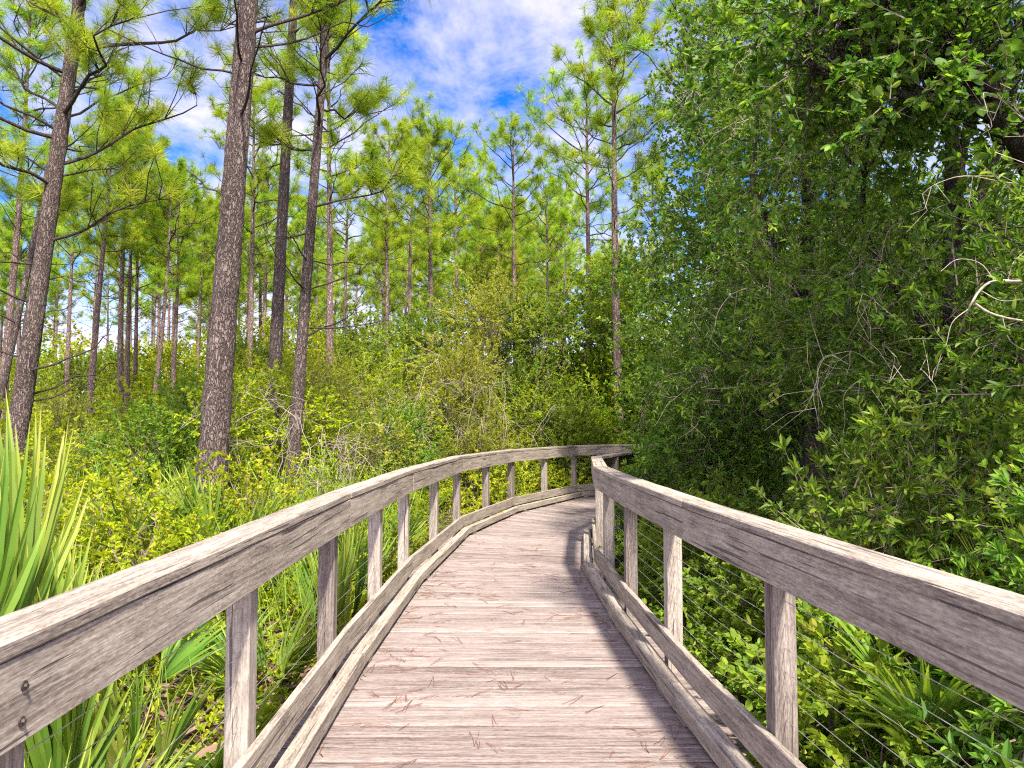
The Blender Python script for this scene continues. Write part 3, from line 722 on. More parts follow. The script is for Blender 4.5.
def near_pine(seed, px0, py0, px1, py1, Y, dia_px, H, hc, nbr, blen, label, bend=(0.1, 0.1), tpb=9, dead=7):
    r0 = dia_px / 2.0 * Y / FPX / 0.86; le = lean_from(px0, py0, px1, py1, Y)
    g = -0.42; x0 = PX(px0, Y) - le * (PZ(py0, Y) - g)
    ms = pine_parts(seed, H, hc, r0, bend, nbr, blen, TUFT_NEAR, False, dead=dead, lean=(le, 0.0), tpb=tpb)
    return pine(ms, (x0, Y, Gz(x0, Y)), 0, 1.0, label, 'near pines left of the boardwalk')
near_pine(101, 214, 460, 240, 0, 9.0, 27, 15.5, 6.6, 26, 2.9, 'thickest pine trunk, rough bark, behind the left rail', (0.0, 0.0), tpb=12)
near_pine(102, 12, 450, 63, 0, 10.5, 19, 14.0, 4.4, 36, 3.2, 'leaning pine near the left edge with branches across the top', (0.1, 0.1), tpb=14)
near_pine(103, 273, 350, 284, 0, 14.5, 13, 17.5, 9.2, 28, 2.7, 'slim straight pine between the thick trunk and the slim leaning pine', (0.12, 0.1), tpb=13)
near_pine(104, 294, 465, 318, 0, 11.0, 12, 14.0, 5.2, 28, 2.4, 'slim slightly leaning pine rising close behind the left rail', (0.06, 0.1), tpb=13)
near_pine(105, 0, 385, 38, 140, 18.0, 7, 15.0, 6.5, 32, 3.0, 'thin pine at the left edge, leaning behind the leaning near pine', (0.2, 0.1), tpb=13)

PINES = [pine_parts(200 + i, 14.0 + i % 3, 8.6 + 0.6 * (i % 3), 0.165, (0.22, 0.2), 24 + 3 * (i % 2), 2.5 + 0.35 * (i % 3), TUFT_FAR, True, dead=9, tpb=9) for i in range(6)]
PH = [14.0 + i % 3 for i in range(6)]
def mid_pine(k, px, Y, top_py, label, group, tilt=0.0, rz=None):
    x = PX(px, Y); g = Gz(x, Y); sc = (PZ(top_py, Y) - g) / (PH[k] + 0.25)
    pine(PINES[k], (x, Y, g), (px * 0.77) % 6.28 if rz is None else rz, sc, label, group, (0, tilt))
GA = 'pines in the middle distance'
for a in [
    (0, 617, 22.0, -4, 'single straight pine rising behind the far end of the railing', 0.0),
    (1, 588, 27.0, 62, 'pine with layered open crown just left of the single straight pine', 0.0),
    (2, 514, 28.5, 112, 'lone slim pine standing below the blue gap in the centre', -0.005),
    (3, 430, 31.0, 108, 'full crowned pine in the centre, left of the blue gap', 0.01),
    (4, 388, 29.0, 112, 'broad bright pine right of the slim leaning trunk', 0.0),
    (5, 412, 36.0, 128, 'pine showing between the two bright centre crowns', 0.0),
    (0, 455, 38.0, 140, 'slightly shorter pine right of the full crowned centre pine', 0.0),
    (1, 547, 36.0, 168, 'short pine left of the layered open crown', 0.0),
    (2, 566, 42.0, 178, 'farther pine between the lone slim pine and the straight pine', 0.0),
    (3, 655, 30.0, 150, 'bright pine crown right of the single straight pine', 0.0),
    (4, 716, 19.0, -60, 'slim pine trunk seen through the left edge of the thicket', 0.0),
    (5, 345, 34.0, 150, 'pine seen right behind the slim leaning trunk', 0.0),
    (1, 325, 24.0, 20, 'thin pine just right of the slim leaning trunk', 0.0),
    (2, 250, 26.0, 60, 'thin pine close to the right side of the thick trunk', 0.0),
    (3, 262, 38.0, 150, 'far pine framed by the thick trunk and the slim straight pine', 0.0),
    (4, 172, 27.0, 165, 'upright thin pine left of the thick trunk', 0.0),
    (5, 147, 25.0, 150, 'thin pine leaning right in the left stand', 0.06),
    (0, 120, 26.0, 100, 'leftmost upright trunk of the thin trunk cluster', 0.0),
    (1, 128, 27.0, 130, 'middle trunk of the thin trunk cluster', 0.005),
    (2, 136, 28.5, 160, 'right trunk of the thin trunk cluster', 0.01),
    (3, 82, 23.0, 80, 'thin pine leaning right just beyond the leaning near pine', 0.05),
    (4, 68, 29.0, 150, 'thin crooked pine right of the leaning near pine', 0.03),
    (5, 2, 21.0, -20, 'pine at the very left edge behind the cut pine', 0.04),
    (0, 200, 36.0, 190, 'far pine just left of the thick trunk', 0.0),
    (2, 92, 40.0, 190, 'far pine between the leaning pine and the thin cluster', 0.0),
    (4, 300, 42.0, 190, 'far pine between the slim straight and slim leaning pines', 0.0),
    (3, 480, 46.0, 190, 'far pine in the gap right of the centre crowns', 0.0),
]:
    mid_pine(a[0], a[1], a[2], a[3] + (18 if a[3] > 40 else 0), a[4], GA, a[5])
rf = np.random.default_rng(77)
for i in range(78):
    px = rf.uniform(-60, 640); Y = rf.uniform(40, 95)
    mid_pine(int(rf.integers(6)), px, Y, rf.uniform(195, 275) + (Y - 48) * 0.5, 'distant slender pine in the far stand behind the shrubs', 'distant pines of the far stand', rf.uniform(-0.02, 0.03))

# ------------------------------------------------------------------ right thicket
def thicket_tree(seed, x, y, H, rx, ry, n, label, bk=B_WHORL, mat=M_DARK, low=0.1, bare=10, limbs=9, lean=(0, 0), pale=True, keep=None):
    rng = np.random.default_rng(seed); g = Gz(x, y)
    root = tag(empty('evergreen_tree', (x, y, g)), label, 'evergreen tree', 'evergreen trees of the right thicket')
    blobs = []
    for i in range(int(26 + H * 2)):
        a = rng.uniform(0, 6.28); t = rng.uniform(low, 1.0) ; q = math.sqrt(rng.random())
        env = 1.0 - 0.45 * max(0, t - 0.6) / 0.4
        blobs.append((rx * q * env * cos(a) + lean[0] * t * H, ry * q * env * sin(a) + lean[1] * t * H, t * H, rng.uniform(0.45, 0.95), rng.uniform(0.6, 1.0)))
    lm, sm, tm, lmb = MB(), MB(), MB(), MB()
    kp = None
    if keep is not None: kp = lambda p: keep(p + np.array([x, y, g])) & (rng.random(len(p)) > ((0.6 if y < 7 else 0.25) * np.clip((p[:, 2] - 3.9) / 1.2, 0, 1) if y > 2 else 0))
    leaf_crown(lm, sm, rng, blobs, n, bk, up=0.15, wild=0.65, scale=(0.75, 1.3), lo=0.35, keep=kp)
    tp = catmull([(0, 0, -0.3), (lean[0] * H * 0.3 + rng.normal() * 0.1, lean[1] * H * .3, H * 0.35), (lean[0] * H * 0.85, lean[1] * H * .85, H * 0.85)], 8)
    tube(tm, tp, np.linspace(0.02 * H, 0.03, len(tp)), 10, rough=0.05, rng=rng)
    for i in range(limbs):
        b = np.array(blobs[rng.integers(len(blobs))][:3]); k = min(len(tp) - 2, int(len(tp) * min(0.9, b[2] / H * 0.75)))
        P = catmull([tp[k], (tp[k] + b) / 2 + rng.normal(size=3) * 0.2, b], 5)
        tube(lmb, P, np.linspace(0.045, 0.01, len(P)), 6, rough=0.08, rng=rng)
        for q in range(4):
            e = b + nrm(rng.normal(size=3)) * rng.uniform(0.4, 0.9); tube(lmb, catmull([P[-4], (P[-4] + e) / 2 + rng.normal(size=3) * .08, e], 3), np.linspace(0.012, 0.003, 7), 4, rng=rng)
    lm.build('crown', mat, root); sm.build('twigs', M_TWIG, root); tm.build('trunk', M_OAK, root, smooth=True); lmb.build('limbs', M_OAK, root, smooth=True)
    if bare:                                                     # bare hanging shoots and vine stems caught in the crown
        for i in range(bare):
            vb = MB()
            bb = sorted(blobs, key=lambda q: 0.75 * q[0] + 0.65 * q[1])[:max(6, len(blobs) // 2)]
            b = np.array(bb[rng.integers(len(bb))][:3]); d = nrm(np.array([-0.75, -0.65, 0.1]) + rng.normal(size=3) * 0.4)
            p = b + d * rng.uniform(0.7, 1.1); P = [p - d * 0.5]
            v = nrm(d + [0, 0, rng.uniform(0, 0.8)])
            for s in range(rng.integers(4, 8)):
                P.append(P[-1] + v * rng.uniform(0.08, 0.2)); v = nrm(v + [0, 0, -0.5] + rng.normal(size=3) * 0.38)
            P = catmull(P, 4); tube(vb, P, np.linspace(rng.uniform(0.0022, 0.0048), 0.0013, len(P)), 4, rng=rng)
            for q in range(7):
                k = rng.integers(2, len(P)); e = P[k] + nrm(rng.normal(size=3) + [0, 0, -0.5]) * rng.uniform(0.15, 0.5)
                tube(vb, [P[k], (P[k] + e) / 2 + rng.normal(size=3) * 0.04, e], [0.0022, 0.0018, 0.001], 3, rng=rng)
            vb.build('bare_stem', M_PALE, root)
    return root
off_walk = lambda p: ((p[:, 0] > 1.62) | (p[:, 2] > 4.6)) & ~((((p[:, 0] - 2.5) / 1.3) ** 2 + ((p[:, 1] - 7.4) / 2.4) ** 2 + ((p[:, 2] - 0.9) / 1.1) ** 2 < 1)) & ~((p[:, 1] < 5.3) & (p[:, 2] > 2.95 + 0.2 * np.sin(p[:, 0] * 9)))
thicket_tree(301, 3.75, 4.1, 3.9, 1.5, 1.5, 2200, 'evergreen tree with whorled leaves closest on the right edge', bare=26, keep=off_walk)
thicket_tree(302, 3.9, 6.6, 7.2, 1.7, 1.6, 3600, 'evergreen tree full of bare hanging stems right of centre thicket', bare=38, keep=off_walk)
thicket_tree(303, 3.8, 9.4, 8.0, 1.6, 1.7, 4400, 'dark evergreen tree in the middle of the thicket', bare=30, keep=off_walk)
thicket_tree(304, 4.0, 12.6, 8.6, 1.7, 1.8, 3900, 'tall evergreen tree at the thicket left side beside the slim pine trunk', bare=16, bk=B_SHRUB, keep=off_walk)
thicket_tree(305, 4.4, 16.2, 9.0, 1.9, 1.9, 2500, 'far evergreen tree whose leaves cover the end of the railing', bare=12, bk=B_SHRUB, keep=lambda p: (p[:, 2] > 2.2) | (p[:, 0] > 3.2) | (p[:, 1] < 13.5))
thicket_tree(306, 6.6, 7.4, 5.2, 2.0, 2.0, 1700, 'evergreen tree filling the back of the thicket behind the bare stems', bare=0, bk=B_SHRUB, low=0.03)
thicket_tree(307, 6.9, 11.8, 5.6, 2.0, 2.4, 1700, 'evergreen tree at the back of the thicket, farther along', bare=0, bk=B_SHRUB, low=0.03)
thicket_tree(310, 6.0, 4.9, 4.2, 1.6, 1.5, 1300, 'low evergreen tree at the back of the thicket on the right edge', bare=0, bk=B_SHRUB, low=0.03)
def oak():
    rng = np.random.default_rng(330); x, y = 5.0, 6.2; g = Gz(x, y)
    root = tag(empty('oak_tree', (x, y, g)), 'oak with thick dark crooked limb reaching over the top right corner', 'oak tree')
    def W(px, py, Y): return np.array([PX(px, Y) - x, Y - y, PZ(py, Y) - g])
    tm, lb, cm, sm, hv = MB(), MB(), MB(), MB(), MB()
    tp = catmull([(0, 0, -0.3), (0.05, -0.1, 1.6), (-0.15, -0.25, 3.3), (-0.1, -0.2, 5.5), (0.3, 0.2, 8.0)], 7)
    tube(tm, tp, np.linspace(0.24, 0.08, len(tp)), 12, rough=0.06, rng=rng); tm.build('trunk', M_OAK, root, smooth=True)
    blobs = []
    for k, pts in enumerate([[(1045, 170, 5.6), (1010, 118, 5.3), (965, 72, 5.2), (905, 42, 5.1), (850, 22, 5.0), (800, -25, 5.0)],
                             [(1010, 118, 5.3), (985, 60, 5.1), (950, 20, 5.0), (935, -40, 5.0)],
                             [(985, 100, 5.25), (905, 84, 5.0), (860, 60, 4.9), (815, 66, 4.9)],
                             [(1060, 60, 5.6), (1020, 20, 5.4), (985, -30, 5.3)]]):
        P = catmull([W(*q) for q in pts], 5); P = P + rng.normal(size=P.shape) * 0.015
        mb = MB(); tube(mb, P, np.linspace((0.085, 0.05, 0.035, 0.06)[k], 0.012, len(P)), 8, rough=0.1, rng=rng); mb.build('limb', M_OAK, root, smooth=True)
        for i in range(3, len(P)):
            for q in range(3):
                e = P[i] + nrm(rng.normal(size=3) + [0, 0, 0.35]) * rng.uniform(0.3, 0.8)
                tube(lb, catmull([P[i], (P[i] + e) / 2 + rng.normal(size=3) * 0.06, e], 3), np.linspace(0.010, 0.003, 7), 4, rng=rng)
                blobs.append((*e, rng.uniform(0.25, 0.42), 0.8))
    for i in range(12):
        a = rng.uniform(0, 6.28); blobs.append((cos(a) * 2.0, sin(a) * 2.0, rng.uniform(5.5, 8.5), rng.uniform(0.6, 1.0), 0.8))
    leaf_crown(cm, sm, rng, blobs, 1000, B_SHRUB, lo=0.2, up=0.1, wild=0.8)
    lb.build('branchlets', M_OAK, root, smooth=True); cm.build('crown', M_DARK, root); sm.build('twigs', M_TWIG, root)
    return root
oak()
def heart_vine():
    rng = np.random.default_rng(340); mb, st = MB(), MB()
    a = np.linspace(0, 2 * pi, 13)[:-1]
    hx = 0.5 * (1 - np.cos(a)) ** 1.0; 
    out = np.array([(0, 0), (-0.10, 0.30), (0.10, 0.47), (0.40, 0.44), (0.72, 0.24), (1.0, 0), (0.72, -0.24), (0.40, -0.44), (0.10, -0.47), (-0.10, -0.30)])
    V0 = np.column_stack([out, 0.12 * np.abs(out[:, 1])]); T0 = np.array([(0, i + 1, i) for i in range(1, 9)])
    root = tag(empty('heart_leaf_vine', (PX(900, 4.9), 4.9, 2.4)), 'climbing vine with heart shaped leaves below the dark oak limb', 'vine')
    base = np.array(root.location)
    pos = []
    for px, py, n in ((985, 55, 9), (960, 60, 8), (1000, 90, 8), (905, 48, 6), (945, 78, 7), (800, 130, 5), (765, 148, 4), (700, 60, 5), (720, 30, 7), (740, 20, 6), (705, 45, 6), (690, 20, 5), (870, 75, 6), (1015, 60, 8)):
        for _ in range(n):
            Y = rng.uniform(4.3, 4.9) if px > 850 else rng.uniform(6.0, 7.2); q = px + rng.normal() * 16; w = py + rng.normal() * 14
            pos.append((PX(q, Y), Y, PZ(w, Y)))
    pos = np.array(pos) - base; n = len(pos)
    d = nrm(rng.normal(size=(n, 3)) * [1, 0.6, 0.4] + [0, -0.2, -0.6]); M = frames(d, rng.normal(size=n) * 0.7)
    scatter(mb, (V0, T0, np.full(len(V0), 0.5)), pos, M, rng.uniform(0.055, 0.095, n), rng.uniform(0, 1, n))
    order = np.argsort(pos[:, 0])
    for k in range(0, n - 8, 7):
        P = pos[order[k:k + 8:2]]; P = catmull(P + rng.normal(size=P.shape) * 0.05, 4); tube(st, P, 0.0025, 4, rng=rng)
    mb.build('leaves', M_VINE, root); st.build('stem', M_TWIG, root)
heart_vine()
def bare_branch():
    rng = np.random.default_rng(350); Y = 3.7
    root = tag(empty('bare_branch', (PX(985, Y), Y, 1.9)), 'pale bare arching branch at the right edge of the thicket', 'branch')
    b = np.array(root.location); mb = MB()
    W = lambda px, py, Y=3.7: np.array([PX(px, Y), Y, PZ(py, Y)]) - b
    tube(mb, catmull([W(962, 332, 3.9), W(972, 308), W(985, 288), W(1000, 280), W(1030, 279), W(1070, 262, 3.8)], 6), np.linspace(0.004, 0.009, 31), 7, rough=0.08, rng=rng)
    tube(mb, catmull([W(978, 303), W(992, 312), W(1012, 318), W(1040, 322)], 6), np.linspace(0.007, 0.0045, 19), 6, rough=0.08, rng=rng)
    for pts in ([(1000, 282), (985, 262), (962, 258), (945, 270)], [(1005, 315), (1012, 340), (1030, 352)], [(985, 290), (1005, 300), (1030, 298)], [(972, 308), (955, 322), (948, 345)], [(1012, 280), (1018, 262), (1030, 250)]):
        P = catmull([W(*p) for p in pts], 5); tube(mb, P, np.linspace(0.0028, 0.0013, len(P)), 5, rng=rng)
    mb.build('stem', M_PALE, root, smooth=True)
bare_branch()

# ------------------------------------------------------------------ shrubs beside the right railing
G_R = 'leafy shrubs beside the right railing'
SR_D = [shrub_proto(80 + i, 1.5, 1.7, 520, B_WHORL, M_DARK, low=0.1) for i in range(2)]
SR_L = [shrub_proto(84 + i, 0.85, 1.0, 150, B_ROUND, M_LIGHT, low=0.2) for i in range(2)]
SR_G = [shrub_proto(88 + i, 1.1, 1.3, 300, B_SHRUB, M_SHRUBG, low=0.15) for i in range(2)]
SR_S = shrub_proto(92, 1.6, 0.9, 170, B_SMALL, M_LIGHT, low=0.5)
for (ms, h, x, y, top, lab) in [
    (SR_D[0], 1.55, 2.55, 3.1, 1.15, 'dark shrub pressed against the near right rail, right edge'),
    (SR_D[1], 1.55, 2.75, 4.9, 1.35, 'dark whorled shrub behind the near right rail'),
    (SR_D[0], 1.55, 2.6, 6.5, 0.75, 'dark shrub behind the middle of the right rail'),
    (SR_D[1], 1.55, 2.3, 8.7, 0.8, 'dark shrub behind the right rail corner'),
    (SR_D[0], 1.55, 2.75, 10.6, 1.5, 'dark shrub right of the rail corner, under the thicket'),
    (SR_G[0], 1.15, 2.05, 4.3, 0.55, 'green shrub under the cables right of the second right post'),
    (SR_G[1], 1.15, 1.95, 5.6, 0.6, 'green shrub behind the cables between the far right posts'),
    (SR_G[1], 1.15, 2.35, 2.6, 0.45, 'green shrub low at the bottom right corner'),
    (SR_G[0], 1.15, 1.75, 7.4, 0.65, 'green shrub behind the cables near the rail corner'),
    (SR_L[0], 0.9, 1.72, 3.75, 0.42, 'bright yellow green shrub between the two nearest right posts'),
    (SR_L[1], 0.9, 2.0, 2.75, 0.28, 'yellowing large leaved shrub below the near right rail'),
    (SR_L[0], 0.9, 1.66, 2.95, 0.12, 'small bright shrub right beside the nearest right post'),
    (SR_S, 1.6, 2.62, 3.55, 1.28, 'sunlit pale shrub rising above the near right rail'),
]:
    g = Gz(x, y); shrub('shrub', ms, (x, y, g), (x * 7 + y * 3) % 6.28, (top - g) / h, lab, 'shrub', G_R)

# ------------------------------------------------------------------ palmettos
def rail_x(P, y): a = np.array(P); return np.interp(y, a[:, 1], a[:, 0])
def frond_geo(rng, nb, bl, bw, fan, fuse=0.28, cup=0.25, droop=0.25):
    """one palmetto fan: petiole end at origin, axis +x, face up +z; folded blades"""
    V = []; T = []; R = []; n = 0
    for i in range(nb):
        a = (i / (nb - 1) - 0.5) * fan + rng.normal() * 0.03; ln = bl * (1 - 0.32 * abs(a / fan * 2) ** 2) * rng.uniform(0.88, 1.08); w = bw * rng.uniform(0.8, 1.15)
        d = np.array([cos(a), sin(a), 0]); s = np.array([-sin(a), cos(a), 0]); zc = cup * abs(a) * 0.5; dr = droop * rng.uniform(0.3, 1.6); r = rng.uniform(0, 1)
        tw = rng.normal() * 0.25; s = s * cos(tw) + np.array([0, 0, 1]) * sin(tw)
        st = [0.0, 0.2, 0.45, 0.75, 1.0]; ww = [0.25, 0.85, 1.0, 0.62, 0.02]
        for q, ww_ in zip(st, ww):
            c = d * ln * q + np.array([0, 0, ln * (zc * q - dr * q ** 2.6)])
            V += [c + s * w * ww_ / 2 + np.array([0, 0, w * 0.22 * ww_]), c, c - s * w * ww_ / 2 + np.array([0, 0, w * 0.22 * ww_])]
            R += [r if q < 0.9 else 1.6] * 3
        for k in range(4):
            b = n + k * 3
            for e in (0, 1): T += [(b + e, b + e + 1, b + 3 + e + 1), (b + e, b + 3 + e + 1, b + 3 + e)]
        n += 15
    return np.array(V), np.array(T), np.array(R)
def palmetto(x, y, label, seed, nf=9, bl=0.62, bw=0.03, nb=18, stalk=(0.35, 0.7), el=(25, 80), azc=None, azs=pi, fan=2.6, droop=0.2, dead=0, group='saw palmettos beside the boardwalk', z=None, face=0.0, xmax=None):
    rng = np.random.default_rng(seed); g = Gz(x, y) if z is None else z
    root = tag(empty('saw_palmetto', (x, y, g)), label, 'palmetto', group)
    for i in range(nf + dead):
        isd = i >= nf
        for attempt in range(40):
            az = (i * 2.4 + rng.uniform(-.4, .4)) if azc is None else azc + rng.uniform(-azs, azs)
            e = rad(rng.uniform(*el)) if not isd else rad(rng.uniform(-5, 18)); sl = rng.uniform(*stalk) * (1.0 if not isd else 0.6)
            d = np.array([cos(az) * cos(e), sin(az) * cos(e), sin(e)]); o = np.array([rng.normal() * 0.05, rng.normal() * 0.05, -0.02]); tip = o + d * sl
            mb = MB(); V, T, R = frond_geo(rng, nb, bl * rng.uniform(0.85, 1.12), bw, fan * rng.uniform(0.85, 1.05), droop=droop if not isd else 0.6)
            fd = nrm(d + np.array([0, 0, -0.12 * (0 if not isd else 3)]))
            M = frames(fd[None], np.array([rng.normal() * 0.45 + face]))[0]
            mb.add(V @ M.T + tip, T=T, R=np.clip(R * 0.6 + rng.uniform(0, 0.4), 0, 1))
            tube(mb, catmull([o, (o + tip) / 2 + rng.normal(size=3) * 0.02, tip], 3), np.linspace(0.008, 0.005, 7), 5, R=0.4, rng=rng)
            vx = np.concatenate(mb.V)[:, 0] + x; vy = np.concatenate(mb.V)[:, 1] + y
            if (x < 0 and (vx - rail_x(LP, vy)).max() < -0.19 and (xmax is None or vx.max() < xmax)) or (x > 0 and (vx - rail_x(RP, vy)).min() > 0.19): break
        mb.build('frond' if not isd else 'dead_frond', M_PALM if not isd else M_DEAD, root)
    return root
# tall blades at the left edge
palmetto(-1.98, 2.85, 'tall palmetto with long upright blades at the left edge', 501, xmax=-1.42, nf=24, bl=0.95, bw=0.038, nb=11, stalk=(0.75, 1.25), el=(66, 89), azc=0.0, azs=3.1, fan=0.95, droop=0.10, dead=2)
palmetto(-1.85, 3.05, 'palmetto with upright blades just behind the left edge palmetto', 502, xmax=-1.45, nf=12, bl=0.75, bw=0.030, nb=13, stalk=(0.4, 0.8), el=(50, 88), fan=1.3, droop=0.1)
palmetto(-1.75, 3.6, 'short palmetto tuft rising behind the near left rail', 503, nf=5, bl=0.5, bw=0.032, nb=9, stalk=(0.3, 0.55), el=(62, 88), fan=0.9, droop=0.06)
palmetto(-1.55, 2.15, 'palmetto spreading long blades under the near left rail', 504, nf=18, bl=0.9, bw=0.028, nb=14, stalk=(0.1, 0.3), el=(8, 34), azc=0.35, azs=1.1, fan=1.2, droop=0.22, dead=4, z=-0.2)
palmetto(-1.7, 2.85, 'palmetto with arching blades left of the nearest left post', 505, nf=13, bl=0.65, bw=0.025, nb=16, stalk=(0.15, 0.35), el=(12, 45), fan=1.5, droop=0.25, dead=5, z=-0.25)
palmetto(-1.55, 4.3, 'small fan palmetto between the first two left posts', 506, nf=6, bl=0.42, bw=0.026, nb=18, stalk=(0.15, 0.35), el=(15, 60), fan=3.2, droop=0.15, dead=3)
palmetto(-1.5, 6.6, 'tall grassy palmetto behind the cables of the second left bay', 507, nf=11, bl=0.8, bw=0.032, nb=10, stalk=(0.25, 0.5), el=(62, 88), fan=0.8, droop=0.06)
palmetto(-1.6, 8.2, 'palmetto behind the third left bay, blades spread sideways', 508, nf=9, bl=0.7, bw=0.03, nb=14, stalk=(0.3, 0.6), el=(35, 80), fan=1.8, droop=0.15)
palmetto(-1.55, 10.4, 'palmetto behind the rail near the start of the bend', 509, nf=8, bl=0.6, bw=0.03, nb=14, stalk=(0.3, 0.55), el=(30, 80), fan=1.8, droop=0.15)
# by the thick trunk
palmetto(PX(218, 7.7), 7.7, 'dark palmetto fan at the foot of the thickest pine', 510, nf=15, bl=0.62, bw=0.032, nb=16, stalk=(0.9, 1.3), el=(40, 82), fan=2.2, droop=0.12)
palmetto(PX(165, 7.6), 7.6, 'palmetto left of the thickest pine among low shrubs', 511, nf=10, bl=0.55, bw=0.03, nb=14, stalk=(0.85, 1.2), el=(40, 85), fan=1.8, droop=0.1)
palmetto(PX(108, 8.0), 8.0, 'pale palmetto in the shrubs right of the left edge palmetto', 512, nf=7, bl=0.5, bw=0.028, nb=12, stalk=(0.7, 1.0), el=(50, 85), fan=1.5, droop=0.1)
palmetto(PX(135, 4.9), 4.9, 'thin palmetto sprouts just above the near left rail', 513, nf=5, bl=0.42, bw=0.024, nb=7, stalk=(0.55, 0.75), el=(66, 88), fan=0.8, droop=0.06)
palmetto(-1.65, 5.4, 'palmetto with drooping fans between the second and third left posts', 516, nf=10, bl=0.55, bw=0.028, nb=16, stalk=(0.25, 0.5), el=(25, 75), fan=2.2, droop=0.2, dead=2)
palmetto(-2.3, 4.2, 'palmetto partly buried in shrubs just over the near left rail', 517, nf=9, bl=0.5, bw=0.028, nb=13, stalk=(0.6, 0.95), el=(50, 86), fan=1.3, droop=0.1)
# right side
palmetto(1.95, 3.55, 'palmetto fan spreading below the near right rail', 514, nf=12, bl=0.55, bw=0.028, nb=18, stalk=(0.25, 0.55), el=(20, 70), azc=3.6, azs=1.6, fan=2.4, droop=0.15, z=-0.1)
palmetto(2.75, 3.9, 'palmetto blades poking above the near right rail', 515, nf=5, bl=0.5, bw=0.026, nb=9, stalk=(0.8, 1.15), el=(60, 86), fan=1.0, droop=0.08)

# ------------------------------------------------------------------ ground cover (uncountable low leaves)
def cover(name, label, seed, n, xr, yr, hfun, bk, mat, keep):
    rng = np.random.default_rng(seed); mb, sm = MB(), MB()
    x = rng.uniform(*xr, n); y = rng.uniform(*yr, n) ; k = keep(x, y); x, y = x[k], y[k]; m = len(x)
    h = hfun(x, y); z = ground_h(x, y) + h * rng.random(m) ** 0.55
    d = nrm(rng.normal(size=(m, 3)) * [1, 1, 0.5] + [0, 0, 0.55]); M = frames(d, rng.normal(size=m) * 0.4); w = rng.integers(0, len(bk), m)
    tone = 0.5 + 0.35 * np.sin(x * 1.1 + 2) * np.sin(y * 0.9) + rng.normal(size=m) * 0.2
    sc = rng.uniform(0.8, 1.2, m)
    for q in range(len(bk)):
        s_ = w == q; scatter(mb, bk[q][0], np.column_stack([x, y, z])[s_], M[s_], sc[s_], np.clip(tone[s_], 0, 1))
    tag(mb.build(name, mat), label, 'ground cover', kind='stuff')
lump = lambda x, y: 0.5 + 0.5 * np.sin(x * 1.7 + np.sin(y * 1.1) * 1.5) * np.cos(y * 1.3 + x * 0.4)
rng_keep = np.random.default_rng(5)
cover('ground_cover', 'low yellow green ground cover between the left rail and the pines', 601, 15000, (-10, -1.2), (2.0, 16), lambda x, y: np.clip(0.25 + 0.10 * (y - 2.0), 0.2, 1.15) * (0.65 + 0.5 * lump(x, y)) * np.clip((rail_x(LP, y) - 0.15 - x) / 1.4, 0.25, 1),
      B_SMALL, M_SHRUB, lambda x, y: (x < rail_x(LP, y) - 0.25) & (x > -0.75 * y - 0.6) & ~((x > -2.2) & (y < 3.6)) & ~((x > -2.4) & (y < 6.5) & (rng_keep.random(len(x)) < 0.55)))
cover('ground_cover', 'low green ground cover beyond the far bend of the boardwalk', 602, 6000, (-9, 8), (14, 26), lambda x, y: 0.5 + 0.7 * lump(x, y), B_SHRUB, M_SHRUB,
      lambda x, y: y > np.interp(x, [-9, -1.2, 0.0, 1.45, 2.75, 8], [14, 12, 14.4, 17.5, 18.5, 18.9]))
cover('ground_cover', 'dark green ground cover under the right railing', 603, 4200, (1.25, 6), (1.6, 14), lambda x, y: 0.35 + 0.35 * lump(x * 1.3, y), B_SMALL, M_SHRUBG,
      lambda x, y: (x > rail_x(RP, y) + 0.25) & (x < 0.72 * y + 0.8))

def tall_grass():
    rng = np.random.default_rng(607); mb = MB(); n = 3200
    cx_ = rng.uniform(-9, -1.6, 170); cy_n = rng.uniform(3.2, 14, 170); k = rng.integers(0, 170, n)
    x = cx_[k] + rng.normal(size=n) * 0.10; y = cy_n[k] + rng.normal(size=n) * 0.10; ok = (x < rail_x(LP, y) - 0.45) & (x > -0.75 * y - 0.5); x, y = x[ok], y[ok]; n = len(x)
    top = np.clip(0.35 + 0.09 * y, 0.4, 1.2); z = ground_h(x, y) + rng.uniform(0.1, 0.5, n) * top
    V, T = leaf_geo(1.0, 0.013, 0.35, 0.0); d = nrm(rng.normal(size=(n, 3)) * 0.38 + [0, 0, 1.0]); M = frames(d, rng.uniform(0, 6.28, n))
    scatter(mb, (V, T, np.full(len(V), 0.5)), np.column_stack([x, y, z]), M, top * rng.uniform(0.6, 1.15, n), rng.uniform(0.3, 1, n), 0.2)
    tag(mb.build('tall_grass', M_PALM), 'thin grass blades sprouting through the low shrubs on the left', 'grass', kind='stuff')
tall_grass()
def leaf_litter():
    rng = np.random.default_rng(606); mb = MB(); n = 2600
    x = rng.uniform(-3.6, -1.15, n); y = rng.uniform(1.5, 9.5, n); z = ground_h(x, y) + rng.random(n) * 0.14
    V, T = leaf_geo(1.0, 0.12, 0.4, 0.1); M = frames(nrm(rng.normal(size=(n, 3)) * [1, 1, 0.28]), rng.normal(size=n) * 0.8)
    scatter(mb, (V, T, np.full(len(V), 0.5)), np.column_stack([x, y, z]), M, rng.uniform(0.08, 0.42, n), rng.uniform(0, 1, n))
    tag(mb.build('leaf_litter', M_DEAD), 'brown dead palm leaves lying under the left railing', 'leaf litter', kind='stuff')
leaf_litter()

